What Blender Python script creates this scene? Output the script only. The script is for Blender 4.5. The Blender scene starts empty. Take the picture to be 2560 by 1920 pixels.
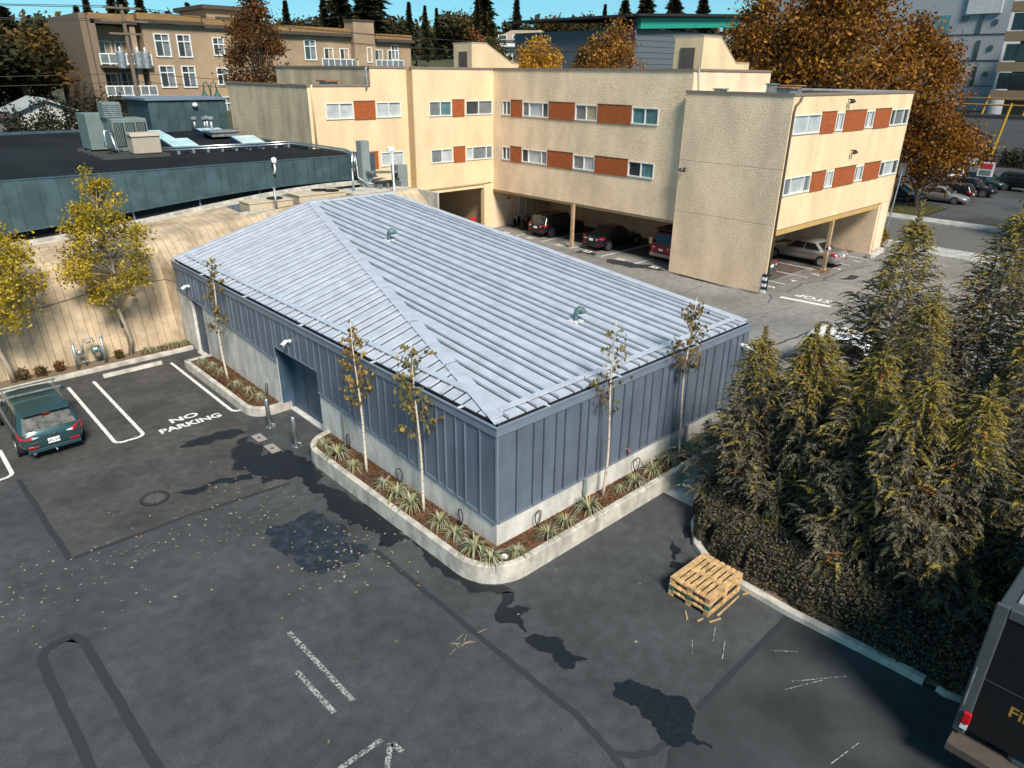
import bpy, math, random
import numpy as np
from mathutils import Vector, Matrix
random.seed(7); RNG = np.random.default_rng(7)
S = bpy.context.scene; COL = S.collection
# ------------------------------------------------------------------ camera
fw = Vector((0.6257, 0.6677, -0.4031)).normalized()
PITCH, ROLL, YAW = 0.414903, 0.0111355, 0.817870
fw = Vector((math.cos(PITCH)*math.cos(YAW), math.cos(PITCH)*math.sin(YAW), -math.sin(PITCH)))
rt = Vector((math.sin(YAW), -math.cos(YAW), 0)); up = rt.cross(fw)
r2 = rt*math.cos(ROLL)+up*math.sin(ROLL); u2 = -rt*math.sin(ROLL)+up*math.cos(ROLL)
cam = bpy.data.cameras.new('camera'); camo = bpy.data.objects.new('camera', cam); COL.objects.link(camo)
mw = Matrix((r2, u2, -fw)).transposed().to_4x4(); mw.translation = Vector((-9.443, -10.56, 10.6)); camo.matrix_world = mw
cam.sensor_width = 36; cam.lens = 36*1765.77/2560; cam.clip_start = .1; cam.clip_end = 4000
S.camera = camo
S.render.resolution_x = 1024; S.render.resolution_y = 768
# ------------------------------------------------------------------ light
SUN_DIR = Vector((-0.27, -0.75, 0.80)).normalized()      # towards the sun
elev = math.asin(SUN_DIR.z); az = math.atan2(SUN_DIR.x, SUN_DIR.y)
W = bpy.data.worlds.new('World'); S.world = W; W.use_nodes = True
nt = W.node_tree; bg = nt.nodes['Background']
sky = nt.nodes.new('ShaderNodeTexSky'); sky.sky_type = 'NISHITA'; sky.sun_disc = False
sky.sun_elevation = elev; sky.sun_rotation = az; sky.altitude = 1500; sky.air_density = .8; sky.dust_density = .2; sky.ozone_density = 2.5
tn = nt.nodes.new('ShaderNodeMix'); tn.data_type = 'RGBA'; tn.blend_type = 'MULTIPLY'; tn.inputs[0].default_value = 1
tn.inputs[7].default_value = (.48, .93, .98, 1)
gm = nt.nodes.new('ShaderNodeGamma'); gm.inputs[1].default_value = .57; nt.links.new(sky.outputs[0], gm.inputs[0]); nt.links.new(gm.outputs[0], tn.inputs[6]); nt.links.new(tn.outputs[2], bg.inputs[0]); bg.inputs[1].default_value = .15
sl = bpy.data.lights.new('sun', 'SUN'); sl.energy = 3.2; sl.angle = math.radians(16); sl.color = (1, .92, .80)
so = bpy.data.objects.new('sun', sl); COL.objects.link(so); so.rotation_euler = SUN_DIR.to_track_quat('Z', 'Y').to_euler(); so.location = (-10, -20, 30)
S.view_settings.view_transform = 'Standard'; S.view_settings.look = 'None'; S.view_settings.gamma = 1
S.view_settings.use_curve_mapping = False; S.view_settings.exposure = .86
# ------------------------------------------------------------------ materials
MATS = {}
def M(name, col, rough=.75, metal=0., var=.18, scale=2.5, bump=0., bscale=60., stretch=(1, 1, 1), spec=.4, coat=0., col2=None):
    if name in MATS: return MATS[name]
    m = bpy.data.materials.new(name); m.use_nodes = True; t = m.node_tree; b = t.nodes['Principled BSDF']
    b.inputs['Roughness'].default_value = rough; b.inputs['Metallic'].default_value = metal
    b.inputs['Specular IOR Level'].default_value = spec; b.inputs['Coat Weight'].default_value = coat
    tc = t.nodes.new('ShaderNodeTexCoord'); mp = t.nodes.new('ShaderNodeMapping'); mp.inputs[3].default_value = stretch
    t.links.new(tc.outputs['Object'], mp.inputs[0])
    n = t.nodes.new('ShaderNodeTexNoise'); n.inputs['Scale'].default_value = scale; n.inputs['Detail'].default_value = 7; n.inputs['Roughness'].default_value = .65
    t.links.new(mp.outputs[0], n.inputs[0])
    mx = t.nodes.new('ShaderNodeMix'); mx.data_type = 'RGBA'
    rp = t.nodes.new('ShaderNodeMapRange'); rp.inputs[1].default_value = .3; rp.inputs[2].default_value = .7
    t.links.new(n.outputs['Fac'], rp.inputs[0]); t.links.new(rp.outputs[0], mx.inputs[0])
    c2 = col2 or tuple(min(1, c*(1+var)) for c in col); c1 = col if col2 else tuple(c*(1-var) for c in col)
    mx.inputs[6].default_value = (*c1, 1); mx.inputs[7].default_value = (*c2, 1)
    t.links.new(mx.outputs[2], b.inputs['Base Color'])
    if bump:
        n2 = t.nodes.new('ShaderNodeTexNoise'); n2.inputs['Scale'].default_value = bscale; n2.inputs['Detail'].default_value = 4
        t.links.new(mp.outputs[0], n2.inputs[0])
        bp = t.nodes.new('ShaderNodeBump'); bp.inputs['Strength'].default_value = bump; bp.inputs['Distance'].default_value = .04
        t.links.new(n2.outputs['Fac'], bp.inputs['Height']); t.links.new(bp.outputs[0], b.inputs['Normal'])
    MATS[name] = m; return m
def mult_noise(m, lo, hi, scale, a=.42, b_=.58, stretch=(1, 1, 1), detail=3):
    """multiply the base colour by a second noise layer (dirt, wear)"""
    t = m.node_tree; b = t.nodes['Principled BSDF']; src = b.inputs['Base Color'].links[0].from_socket
    tc = next(n for n in t.nodes if n.type == 'TEX_COORD')
    mp = t.nodes.new('ShaderNodeMapping'); mp.inputs[3].default_value = stretch; t.links.new(tc.outputs['Object'], mp.inputs[0])
    n = t.nodes.new('ShaderNodeTexNoise'); n.inputs['Scale'].default_value = scale; n.inputs['Detail'].default_value = detail; t.links.new(mp.outputs[0], n.inputs[0])
    r = t.nodes.new('ShaderNodeMapRange'); r.inputs[1].default_value = a; r.inputs[2].default_value = b_; r.inputs[3].default_value = lo; r.inputs[4].default_value = hi
    t.links.new(n.outputs['Fac'], r.inputs[0])
    x = t.nodes.new('ShaderNodeMix'); x.data_type = 'RGBA'; x.blend_type = 'MULTIPLY'; x.inputs[0].default_value = 1
    t.links.new(src, x.inputs[6]); t.links.new(r.outputs[0], x.inputs[7]); t.links.new(x.outputs[2], b.inputs['Base Color']); return m
def leafmat(name, rough=.6, trans=.25):
    m = bpy.data.materials.new(name); m.use_nodes = True; t = m.node_tree; b = t.nodes['Principled BSDF']
    b.inputs['Roughness'].default_value = rough; b.inputs['Specular IOR Level'].default_value = .25
    a = t.nodes.new('ShaderNodeVertexColor'); a.layer_name = 'tint'
    tr = t.nodes.new('ShaderNodeBsdfTranslucent'); ms = t.nodes.new('ShaderNodeMixShader'); ms.inputs[0].default_value = trans
    out = t.nodes['Material Output']
    t.links.new(a.outputs[0], b.inputs['Base Color']); t.links.new(a.outputs[0], tr.inputs[0])
    t.links.new(b.outputs[0], ms.inputs[1]); t.links.new(tr.outputs[0], ms.inputs[2]); t.links.new(ms.outputs[0], out.inputs[0]); return m
LEAF = leafmat('foliage'); NEEDLE = leafmat('needles', .7, .12)
asph = mult_noise(M('asphalt', (.058, .061, .064), .85, var=.6, scale=42, bump=.35, bscale=160), .78, 1.15, .45, .35, .65, detail=9)
mult_noise(asph, .84, 1.18, 3.2, .35, .65, detail=9); mult_noise(asph, 1, 1.6, 17, .63, .74, detail=6)
asph_new = mult_noise(M('asphalt_newer', (.040, .045, .047), .8, var=.35, scale=60, bump=.3, bscale=160), .6, 1.3, .7, .35, .65, detail=6)
asph_park = mult_noise(M('asphalt_parking', (.062, .059, .056), .85, var=.4, scale=60, bump=.35, bscale=160), .75, 1.3, .6, .35, .65, detail=9); mult_noise(asph_park, .85, 1.2, 4, .35, .65, detail=9)
asph_old = mult_noise(M('asphalt_old', (.235, .222, .207), .9, var=.28, scale=45, bump=.35, bscale=130), .75, 1.1, .35, .35, .65, detail=9); mult_noise(asph_old, .86, 1.14, 3, .35, .65, detail=9)
asph_seal = M('asphalt_seal', (.030, .033, .036), .7, var=.2, scale=30)
wet = M('wet_asphalt', (.011, .014, .018), .38, var=.5, scale=18, bump=.2, bscale=120)
damp = mult_noise(M('damp_asphalt', (.024, .030, .040), .5, var=.4, scale=20, bump=.2, bscale=120), .8, 1.7, 4, .45, .7)
paint_w = mult_noise(M('line_paint', (.78, .77, .74), .7, var=.1, scale=40), .55, 1, 14, .36, .5)
def wornpaint():
    m = M('worn_paint', (.36, .35, .34), .8, var=.3, scale=30); t = m.node_tree; b = t.nodes['Principled BSDF']
    src = b.inputs['Base Color'].links[0].from_socket; tc = next(n for n in t.nodes if n.type == 'TEX_COORD')
    n = t.nodes.new('ShaderNodeTexNoise'); n.inputs['Scale'].default_value = 26; n.inputs['Detail'].default_value = 6; t.links.new(tc.outputs['Object'], n.inputs[0])
    r = t.nodes.new('ShaderNodeMapRange'); r.inputs[1].default_value = .44; r.inputs[2].default_value = .56; t.links.new(n.outputs['Fac'], r.inputs[0])
    x = t.nodes.new('ShaderNodeMix'); x.data_type = 'RGBA'; x.inputs[6].default_value = (.065, .069, .073, 1)
    t.links.new(r.outputs[0], x.inputs[0]); t.links.new(src, x.inputs[7]); t.links.new(x.outputs[2], b.inputs['Base Color']); return m
paint_worn = wornpaint()
conc = mult_noise(M('concrete', (.62, .60, .56), .85, var=.13, scale=4, bump=.15, bscale=70), .72, 1.05, 2.2, .35, .62, (1, 1, .35), 6)
conc_kerb = mult_noise(M('kerb_concrete', (.54, .50, .44), .85, var=.16, scale=5, bump=.2, bscale=70), .66, 1.08, 3, .35, .62, (1, 1, .5), 6)
conc_board = mult_noise(M('board_concrete', (.50, .385, .26), .9, var=.2, scale=3, bump=.25, bscale=50), .62, 1.1, 1.1, .32, .64, (1, 1, .5), 7)
conc_slab = mult_noise(M('slab_concrete', (.40, .40, .38), .9, var=.15, scale=6, bump=.15, bscale=80), .8, 1.1, 1.5)
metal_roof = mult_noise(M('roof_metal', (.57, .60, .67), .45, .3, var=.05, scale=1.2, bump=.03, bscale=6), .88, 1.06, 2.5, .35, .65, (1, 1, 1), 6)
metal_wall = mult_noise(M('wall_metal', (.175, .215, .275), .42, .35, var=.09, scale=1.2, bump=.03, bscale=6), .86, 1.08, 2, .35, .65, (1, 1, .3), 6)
metal_trim = M('trim_metal', (.24, .285, .36), .45, .35, var=.08, scale=2)
metal_door = mult_noise(M('door_metal', (.060, .105, .155), .5, .2, var=.1, scale=1.5), .85, 1.1, 2)
gutter_dark = M('gutter_dark', (.018, .018, .02), .7)
metal_teal = mult_noise(M('teal_metal', (.065, .108, .125), .5, .3, var=.1, scale=1.2), .86, 1.12, 1.5)
roof_dark = mult_noise(M('dark_roofing', (.012, .014, .016), .95, spec=.15, var=.3, scale=12), .7, 1.4, .4, .35, .65, (1, .3, 1), 5)
roof_brown = mult_noise(M('brown_roofing', (.085, .055, .045), .95, var=.3, scale=8), .7, 1.3, .6)
steel = M('stainless', (.55, .56, .57), .28, .9, var=.08, scale=5)
galv = mult_noise(M('galvanised', (.36, .39, .40), .5, .7, var=.15, scale=8), .8, 1.1, 4)
grey_paint = M('grey_paint', (.22, .25, .25), .5, var=.1)
green_patina = mult_noise(M('patina', (.10, .17, .17), .5, .3, var=.3, scale=20), .7, 1.3, 9)
white_plastic = M('white_plastic', (.78, .78, .76), .4, var=.04)
black_rubber = M('black_rubber', (.018, .018, .019), .6, var=.2)
mulch = mult_noise(M('mulch', (.13, .062, .030), .95, var=.5, scale=38, bump=1., bscale=45), .6, 1.35, 4, .35, .65)
soil = M('bare_soil', (.20, .15, .10), .95, var=.35, scale=25, bump=.8, bscale=50)
stucco = mult_noise(M('stucco', (.84, .635, .44), .9, var=.07, scale=3, bump=.9, bscale=14), .80, 1.04, .7, .32, .62, (1, 1, .45), 6)
stucco_smooth = mult_noise(M('stucco_smooth', (.77, .58, .36), .9, var=.05, scale=3, bump=.25, bscale=30), .84, 1.04, .7, .32, .62, (1, 1, .4), 6)
stucco_trim_shade = M('stucco_trim_shade', (.50, .36, .20), .9, var=.1)  # beam and trim colour; also the shade painted on the facade step
wood_panel = mult_noise(M('cedar_panel', (.36, .088, .022), .65, var=.25, scale=2.5, stretch=(1, 1, 18), bump=.25, bscale=8), .75, 1.15, 1.2, .35, .65, (3, 3, 30))
wood_post = mult_noise(M('post_wood', (.42, .29, .17), .85, var=.2, scale=5, stretch=(6, 6, .6)), .7, 1.05, 2)
win_frame = M('window_frame', (.70, .69, .66), .5, var=.05)
def glassm(name, col, rough=.08): return M(name, col, rough, var=.3, scale=1.3, spec=.6)
glass_dark = glassm('glass_dark', (.045, .055, .06)); glass_blind = glassm('glass_blind', (.42, .45, .46), .15); glass_grey = glassm('glass_grey', (.16, .18, .19), .1); glass_teal = glassm('glass_teal', (.10, .20, .21), .06)
glass_tan = glassm('glass_tan', (.34, .29, .2), .15); sky_glass = glassm('skylight_glass', (.50, .68, .70), .12)
coping = M('parapet_coping', (.21, .16, .135), .7, var=.15, scale=6); flash_white = M('flashing_white', (.62, .62, .62), .5, var=.1)
door_brown = M('door_brown', (.11, .085, .07), .6, var=.25, scale=3, stretch=(1, 1, .3))
brickm = mult_noise(M('painted_brick', (.62, .48, .32), .9, var=.12, scale=5, bump=.6, bscale=5, stretch=(1, 1, 5)), .68, 1.06, .8, .34, .62, (1, 1, .4), 6)
pallet_wood = mult_noise(M('pallet_wood', (.56, .36, .17), .85, var=.25, scale=5, bump=.4, bscale=30), .62, 1.12, 7, .35, .6, (1, 1, 1), 6)
pallet_green = M('pallet_green', (.02, .16, .12), .7, var=.2)
pallet_black = M('pallet_black', (.03, .03, .035), .8, var=.2)
birch_bark = mult_noise(M('birch_bark', (.66, .56, .46), .8, var=.18, scale=12, stretch=(1, 1, 3)), .35, 1, 9, .36, .46, (1, 1, 5))
bark = M('bark', (.17, .13, .10), .95, var=.3, scale=9, stretch=(2, 2, .5), bump=.5, bscale=20); bark_pale = M('pale_bark', (.40, .33, .26), .9, var=.2, scale=9)
iron = M('cast_iron', (.10, .095, .09), .6, .4, var=.35, scale=20, bump=.4, bscale=40)
cover_stone = M('cover_composite', (.30, .27, .25), .85, var=.15, scale=25, bump=.2, bscale=60)
# ------------------------------------------------------------------ object helpers
ORG = {}
def root_of(o):
    while o.parent: o = o.parent
    return o
def tag(o, label=None, cat=None, group=None, kind=None):
    if label: o['label'] = label
    if cat: o['category'] = cat
    if group: o['group'] = group
    if kind: o['kind'] = kind
    return o
def thing(name, label, cat, loc=(0, 0, 0), rz=0, group=None, local=False):
    o = bpy.data.objects.new(name, None); COL.objects.link(o); o.location = loc; o.rotation_euler = (0, 0, rz); o.empty_display_size = .2
    ORG[o.name] = Vector((0, 0, 0)) if local else Vector(loc)
    return tag(o, label, cat, group)
class MB:
    def __init__(s): s.v = []; s.f = []
    def add(s, vs, fs):
        k = len(s.v); s.v += [tuple(v) for v in vs]; s.f += [tuple(i+k for i in f) for f in fs]; return s
    def hexa(s, p): return s.add(p, [(3, 2, 1, 0), (4, 5, 6, 7), (0, 1, 5, 4), (1, 2, 6, 5), (2, 3, 7, 6), (3, 0, 4, 7)])
    def box(s, x0, y0, z0, x1, y1, z1): return s.hexa([(x0, y0, z0), (x1, y0, z0), (x1, y1, z0), (x0, y1, z0), (x0, y0, z1), (x1, y0, z1), (x1, y1, z1), (x0, y1, z1)])
    def prism(s, pts, d):
        n = len(pts); d = Vector(d); P = [Vector(p) for p in pts]; nn = Vector((0, 0, 0))
        for i in range(n): nn += P[i].cross(P[(i+1) % n])
        if nn.dot(d) < 0: P = P[::-1]
        vs = P+[p+d for p in P]
        return s.add(vs, [tuple(range(n))[::-1], tuple(range(n, 2*n))]+[(i, (i+1) % n, n+(i+1) % n, n+i) for i in range(n)])
    def quad(s, a, b, c, d): return s.add([a, b, c, d], [(0, 1, 2, 3)])
    def tube(s, p0, p1, r0, r1=None, n=8):
        r1 = r0 if r1 is None else r1; a = Vector(p0); b = Vector(p1); d = (b-a)
        if d.length < 1e-6: return s
        d.normalize(); u = d.orthogonal().normalized(); w = d.cross(u); vs = []
        for c, r in ((a, r0), (b, r1)):
            for i in range(n):
                t = 2*math.pi*i/n; vs.append(c+(u*math.cos(t)+w*math.sin(t))*r)
        return s.add(vs, [(i, (i+1) % n, n+(i+1) % n, n+i) for i in range(n)]+[tuple(range(n))[::-1], tuple(range(n, 2*n))])
    def path(s, pts, r, n=6):
        rs = r if isinstance(r, (list, tuple)) else [r]*len(pts)
        P = [Vector(p) for p in pts]; vs = []; fs = []; u = None
        for i, p in enumerate(P):
            d = (P[min(i+1, len(P)-1)]-P[max(i-1, 0)]).normalized()
            u = d.orthogonal().normalized() if u is None else (u-d*u.dot(d)).normalized()
            w = d.cross(u)
            for k in range(n):
                t = 2*math.pi*k/n; vs.append(p+(u*math.cos(t)+w*math.sin(t))*rs[i])
        for i in range(len(P)-1):
            for k in range(n): fs.append((i*n+k, i*n+(k+1) % n, (i+1)*n+(k+1) % n, (i+1)*n+k))
        fs += [tuple(range(n))[::-1], tuple(range((len(P)-1)*n, len(P)*n))]
        return s.add(vs, fs)
    def lathe(s, prof, n=16, c=(0, 0, 0), axis='z'):
        vs = []; fs = []
        for r, z in prof:
            for i in range(n):
                t = 2*math.pi*i/n; a, b = r*math.cos(t), r*math.sin(t)
                p = {'z': (a, b, z), 'x': (z, a, b), 'y': (b, z, a)}[axis]; vs.append((p[0]+c[0], p[1]+c[1], p[2]+c[2]))
        m = len(prof)
        for j in range(m-1):
            for i in range(n): fs.append((j*n+i, j*n+(i+1) % n, (j+1)*n+(i+1) % n, (j+1)*n+i))
        fs += [tuple(range(n))[::-1], tuple(range((m-1)*n, m*n))]
        return s.add(vs, fs)
    def build(s, name, mat, parent=None, smooth=False, bevel=0, kind=None, org=None, sub=0):
        o_ = ORG.get(root_of(parent).name, Vector((0, 0, 0))) if parent else (org and Vector(org) or Vector((0, 0, 0)))
        me = bpy.data.meshes.new(name); me.from_pydata([(v[0]-o_.x, v[1]-o_.y, v[2]-o_.z) for v in s.v], [], s.f); me.update()
        me.materials.append(mat)
        if smooth: me.polygons.foreach_set('use_smooth', [True]*len(me.polygons))
        o = bpy.data.objects.new(name, me); COL.objects.link(o)
        if parent: o.parent = parent
        else: o.location = o_; ORG[o.name] = o_
        if bevel:
            b = o.modifiers.new('bevel', 'BEVEL'); b.width = bevel; b.segments = 2; b.limit_method = 'ANGLE'
        if sub:
            b = o.modifiers.new('sub', 'SUBSURF'); b.levels = sub; b.render_levels = sub
        if kind: o['kind'] = kind
        return o
def B(*a): return MB().box(*a)
def copy_tree(o, parent=None):
    c = o.copy(); COL.objects.link(c)
    if parent: c.parent = parent
    for ch in list(o.children): copy_tree(ch, c)
    return c
def fb(mb, O, U, N, u0, u1, z0, z1, n0, n1):      # box in facade coordinates
    O, U, N = Vector(O), Vector(U), Vector(N); Z = Vector((0, 0, 1))
    p = lambda u, z, n: O+U*u+Z*z+N*n
    if U.cross(Z).dot(N) < 0: u0, u1 = u1, u0
    return mb.hexa([p(u0, z0, n0), p(u0, z0, n1), p(u1, z0, n1), p(u1, z0, n0), p(u0, z1, n0), p(u0, z1, n1), p(u1, z1, n1), p(u1, z1, n0)])
def facade(mb, O, U, N, u0, u1, z0, z1, holes=(), depth=.14):
    O, U, N = Vector(O), Vector(U), Vector(N); Z = Vector((0, 0, 1)); p = lambda u, z, n=0: O+U*u+Z*z+N*n
    us = sorted({u0, u1, *[h[0] for h in holes], *[h[1] for h in holes]}); zs = sorted({z0, z1, *[h[2] for h in holes], *[h[3] for h in holes]})
    for a, b in zip(us, us[1:]):
        for c, d in zip(zs, zs[1:]):
            m, k = (a+b)/2, (c+d)/2
            if any(h[0] < m < h[1] and h[2] < k < h[3] for h in holes): continue
            mb.quad(p(a, c), p(b, c), p(b, d), p(a, d))
    for h in holes:
        a, b, c, d = h[:4]
        mb.quad(p(a, c), p(b, c), p(b, c, -depth), p(a, c, -depth)); mb.quad(p(a, d), p(b, d), p(b, d, -depth), p(a, d, -depth))
        mb.quad(p(a, c), p(a, d), p(a, d, -depth), p(a, c, -depth)); mb.quad(p(b, c), p(b, d), p(b, d, -depth), p(b, c, -depth))
    return mb
def window(parent, O, U, N, u0, u1, z0, z1, cuts, glasses, fw_=.07, frame=None, out=.03, name='window', sill=True):
    mb = MB(); fr = frame or win_frame
    fb(mb, O, U, N, u0, u1, z0, z0+fw_, -.1, out+(.03 if sill else 0)); fb(mb, O, U, N, u0, u1, z1-fw_*.8, z1, -.1, out)
    fb(mb, O, U, N, u0, u0+fw_, z0+fw_, z1-fw_*.8, -.1, out); fb(mb, O, U, N, u1-fw_, u1, z0+fw_, z1-fw_*.8, -.1, out)
    e = [u0+fw_]+[u0+(u1-u0)*c for c in cuts]+[u1-fw_]
    for c in e[1:-1]: fb(mb, O, U, N, c-.035, c+.035, z0+fw_, z1-fw_*.8, -.1, out-.008)
    w = mb.build(name, fr, parent)
    for i, (a, b) in enumerate(zip(e, e[1:])):
        a2 = a+(.035 if i else 0); b2 = b-(.035 if i < len(e)-2 else 0)
        fb(MB(), O, U, N, a2, b2, z0+fw_, z1-fw_*.8, -.085, -.055 if i % 2 else -.035).build('pane', glasses[i % len(glasses)], w)
    return w
def text_mesh(s, size, name, mat, parent=None, loc=(0, 0, 0), rot=(0, 0, 0), bold=.02, depth=0, kind=None, sx=1.):
    cu = bpy.data.curves.new(name, 'FONT'); cu.body = s; cu.size = size; cu.offset = bold*size; cu.extrude = depth; cu.align_x = 'CENTER'; cu.resolution_u = 3
    to = bpy.data.objects.new('tmp_text', cu); COL.objects.link(to); dg = bpy.context.evaluated_depsgraph_get(); dg.update()
    me = bpy.data.meshes.new_from_object(to.evaluated_get(dg)); bpy.data.objects.remove(to); bpy.data.curves.remove(cu)
    me.name = name; me.materials.clear(); me.materials.append(mat)
    o = bpy.data.objects.new(name, me); COL.objects.link(o); o.location = loc; o.rotation_euler = rot; o.scale = (sx, 1, 1)
    if parent: o.parent = parent
    if kind: o['kind'] = kind
    return o
def blob(pts, jit=.12, lv=4, seed=0):
    r = random.Random(seed); P = [Vector((p[0], p[1])) for p in pts]
    for l in range(lv):
        Q = []
        for i, p in enumerate(P):
            q = P[(i+1) % len(P)]; d = q-p; m = (p+q)/2+Vector((-d.y, d.x))*r.uniform(-jit, jit)*2
            Q += [p, m]
        P = Q
    return P
def sheet(name, pts, z, mat, kind='structure', label=None):
    mb = MB(); P = [(p[0], p[1], z) for p in pts]
    A = sum(P[i][0]*P[(i+1) % len(P)][1]-P[(i+1) % len(P)][0]*P[i][1] for i in range(len(P)))
    if A < 0: P = P[::-1]
    mb.add(P, [tuple(range(len(P)))]); o = mb.build(name, mat, kind=kind); 
    if label: o['label'] = label
    return o
def strip(pts, w):
    """ribbon outline around a polyline"""
    P = [Vector((p[0], p[1])) for p in pts]; L = []; R = []
    for i, p in enumerate(P):
        d = (P[min(i+1, len(P)-1)]-P[max(i-1, 0)]).normalized(); n = Vector((-d.y, d.x))
        L.append(p+n*w/2); R.append(p-n*w/2)
    return L+R[::-1]
def leaves(name, pts, size, mat, parent=None, palette=((.1, .1, .02),), aspect=.6, dirs=None, flat=.0, kind=None, rng=RNG, sizevar=.4, org=(0, 0, 0), link=True, pick=None):
    """many small rhombic leaves as one mesh with one colour per leaf"""
    P = np.asarray(pts, float); N = len(P)
    if dirs is None:
        u = rng.normal(size=(N, 3)); u[:, 2] *= (1-flat)
    else: u = np.asarray(dirs, float)+rng.normal(size=(N, 3))*.12
    u /= np.linalg.norm(u, axis=1)[:, None]+1e-9
    nrm = rng.normal(size=(N, 3))*(1-flat)+np.array([0, 0, 1.5*flat])
    v = np.cross(nrm, u); v /= np.linalg.norm(v, axis=1)[:, None]+1e-9
    s = (size*(1+sizevar*rng.uniform(-1, 1, N)))[:, None] if np.isscalar(size) else np.asarray(size)[:, None]
    V = np.stack([P-u*s*.5, P+v*s*aspect*.5-u*s*.05, P+u*s*.5, P-v*s*aspect*.5-u*s*.05], 1).reshape(-1, 3)-np.array(org)
    me = bpy.data.meshes.new(name); me.vertices.add(4*N); me.vertices.foreach_set('co', V.ravel().astype('f'))
    me.loops.add(4*N); me.loops.foreach_set('vertex_index', np.arange(4*N, dtype='i'))
    me.polygons.add(N); me.polygons.foreach_set('loop_start', np.arange(0, 4*N, 4, dtype='i')); me.polygons.foreach_set('loop_total', np.full(N, 4, 'i'))
    pal = np.array(palette); pk = rng.integers(0, len(pal), N) if pick is None else pick; c = pal[pk]*rng.uniform(.75, 1.25, (N, 1)); c = np.concatenate([np.clip(c, 0, 1), np.ones((N, 1))], 1)
    me.update(); at = me.color_attributes.new('tint', 'FLOAT_COLOR', 'CORNER'); at.data.foreach_set('color', np.repeat(c, 4, 0).ravel().astype('f'))
    me.materials.append(mat); me.validate()
    o = bpy.data.objects.new(name, me)
    if link: COL.objects.link(o)
    if parent: o.parent = parent
    if kind: o['kind'] = kind
    return o
def smooth01(t): t = max(0., min(1., t)); return t*t*(3-2*t)
def ordinal(i): return ['first', 'second', 'third', 'fourth', 'fifth', 'sixth', 'seventh', 'eighth', 'ninth', 'tenth', 'eleventh', 'twelfth', 'thirteenth', 'fourteenth', 'fifteenth'][i]
# ================================================================== SETTING
def terrain_h(x, y):
    s = (x+y)*.7071
    h = 6.3*smooth01((y-46)/26)
    h2 = 14*smooth01((s-70)/100)*smooth01((y-25)/25)+9*smooth01((s-180)/160)*smooth01((y-5)/60)
    h3 = 6.0*smooth01((x-106)/8)*smooth01((60-y)/20)
    return max(h, h2, h3)
tag(B(-600, -600, -.4, 900, 900, 0).build('ground', asph, kind='structure'), 'dark asphalt ground of the car park')
def make_hills():
    mb = MB(); nx, ny = 70, 70; xs = [-150+i*(750/nx) for i in range(nx+1)]; ys = [40+j*(560/ny) for j in range(ny+1)]
    idx = {}
    for j, y in enumerate(ys):
        for i, x in enumerate(xs):
            h = terrain_h(x, y); idx[i, j] = len(mb.v); mb.v.append((x, y, h-.25 if h < .3 else h))
    for j in range(ny):
        for i in range(nx): mb.f.append((idx[i, j], idx[i+1, j], idx[i+1, j+1], idx[i, j+1]))
    mb.build('hills', M('hill_ground', (.055, .06, .03), .95, var=.5, scale=.08), smooth=True, kind='structure')
make_hills()
# asphalt areas
sheet('parking_asphalt', [(-7.8, 6.4), (-2.4, 6.08), (-2.3, 9.2), (-1.3, 11), (-1.35, 18.3), (-16, 18.3), (-16, 11), (-7.86, 11)], .004, asph_park)
sheet('rear_lot', [(11.4, -30), (42, -30), (42, 45), (11.4, 45)], .004, asph_old)
sheet('carport_floor', [(26.9, 13), (31.5, 13), (31.5, 29.2), (26.9, 29.2)], .008, asph_park)
sheet('carport_floor', [(25.5, 7.9), (39.8, 7.9), (39.8, 12.9), (25.5, 12.9)], .008, M('carport_asphalt', (.09, .085, .08), .9, var=.3, scale=20))
sheet('garage_floor', [(18.6, 29.1), (25.2, 29.1), (25.2, 36), (18.6, 36)], .008, asph_park)
sheet('newer_asphalt', [(3.05, -6.0), (-.48, -6.04), (-1.6, -6.2), (-2.3, -6.6), (-2.3, -14), (14, -14), (14, -9.6), (3.05, -8.65)], .004, asph_new)
sheet('concrete_apron', [(5.08, -1.2), (5.06, -2.5), (11.3, -2.6), (11.3, -1.2)], .006, conc_slab)
sheet('street', [(44, -120), (53.3, -120), (53.3, 60), (44, 60)], .006, M('street_asphalt', (.12, .115, .11), .9, var=.2, scale=20))
B(41.4, -120, -.1, 44, 60, .13).build('pavement', conc_slab, kind='structure', bevel=.02)
B(53.3, -120, -.1, 55.3, 60, .13).build('pavement', conc_slab, kind='structure', bevel=.02)
sheet('grass_verge', [(55.3, 9.5), (62, 9.5), (62, 40), (55.3, 40)], .12, M('verge_grass', (.05, .055, .018), .95, var=.5, scale=3, bump=.6))
sheet('far_car_park', [(55.3, -60), (103.5, -60), (103.5, 40), (55.3, 40)], .005, mult_noise(M('far_asphalt', (.055, .055, .057), .9, var=.2, scale=4), .7, 1.3, .2))
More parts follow.
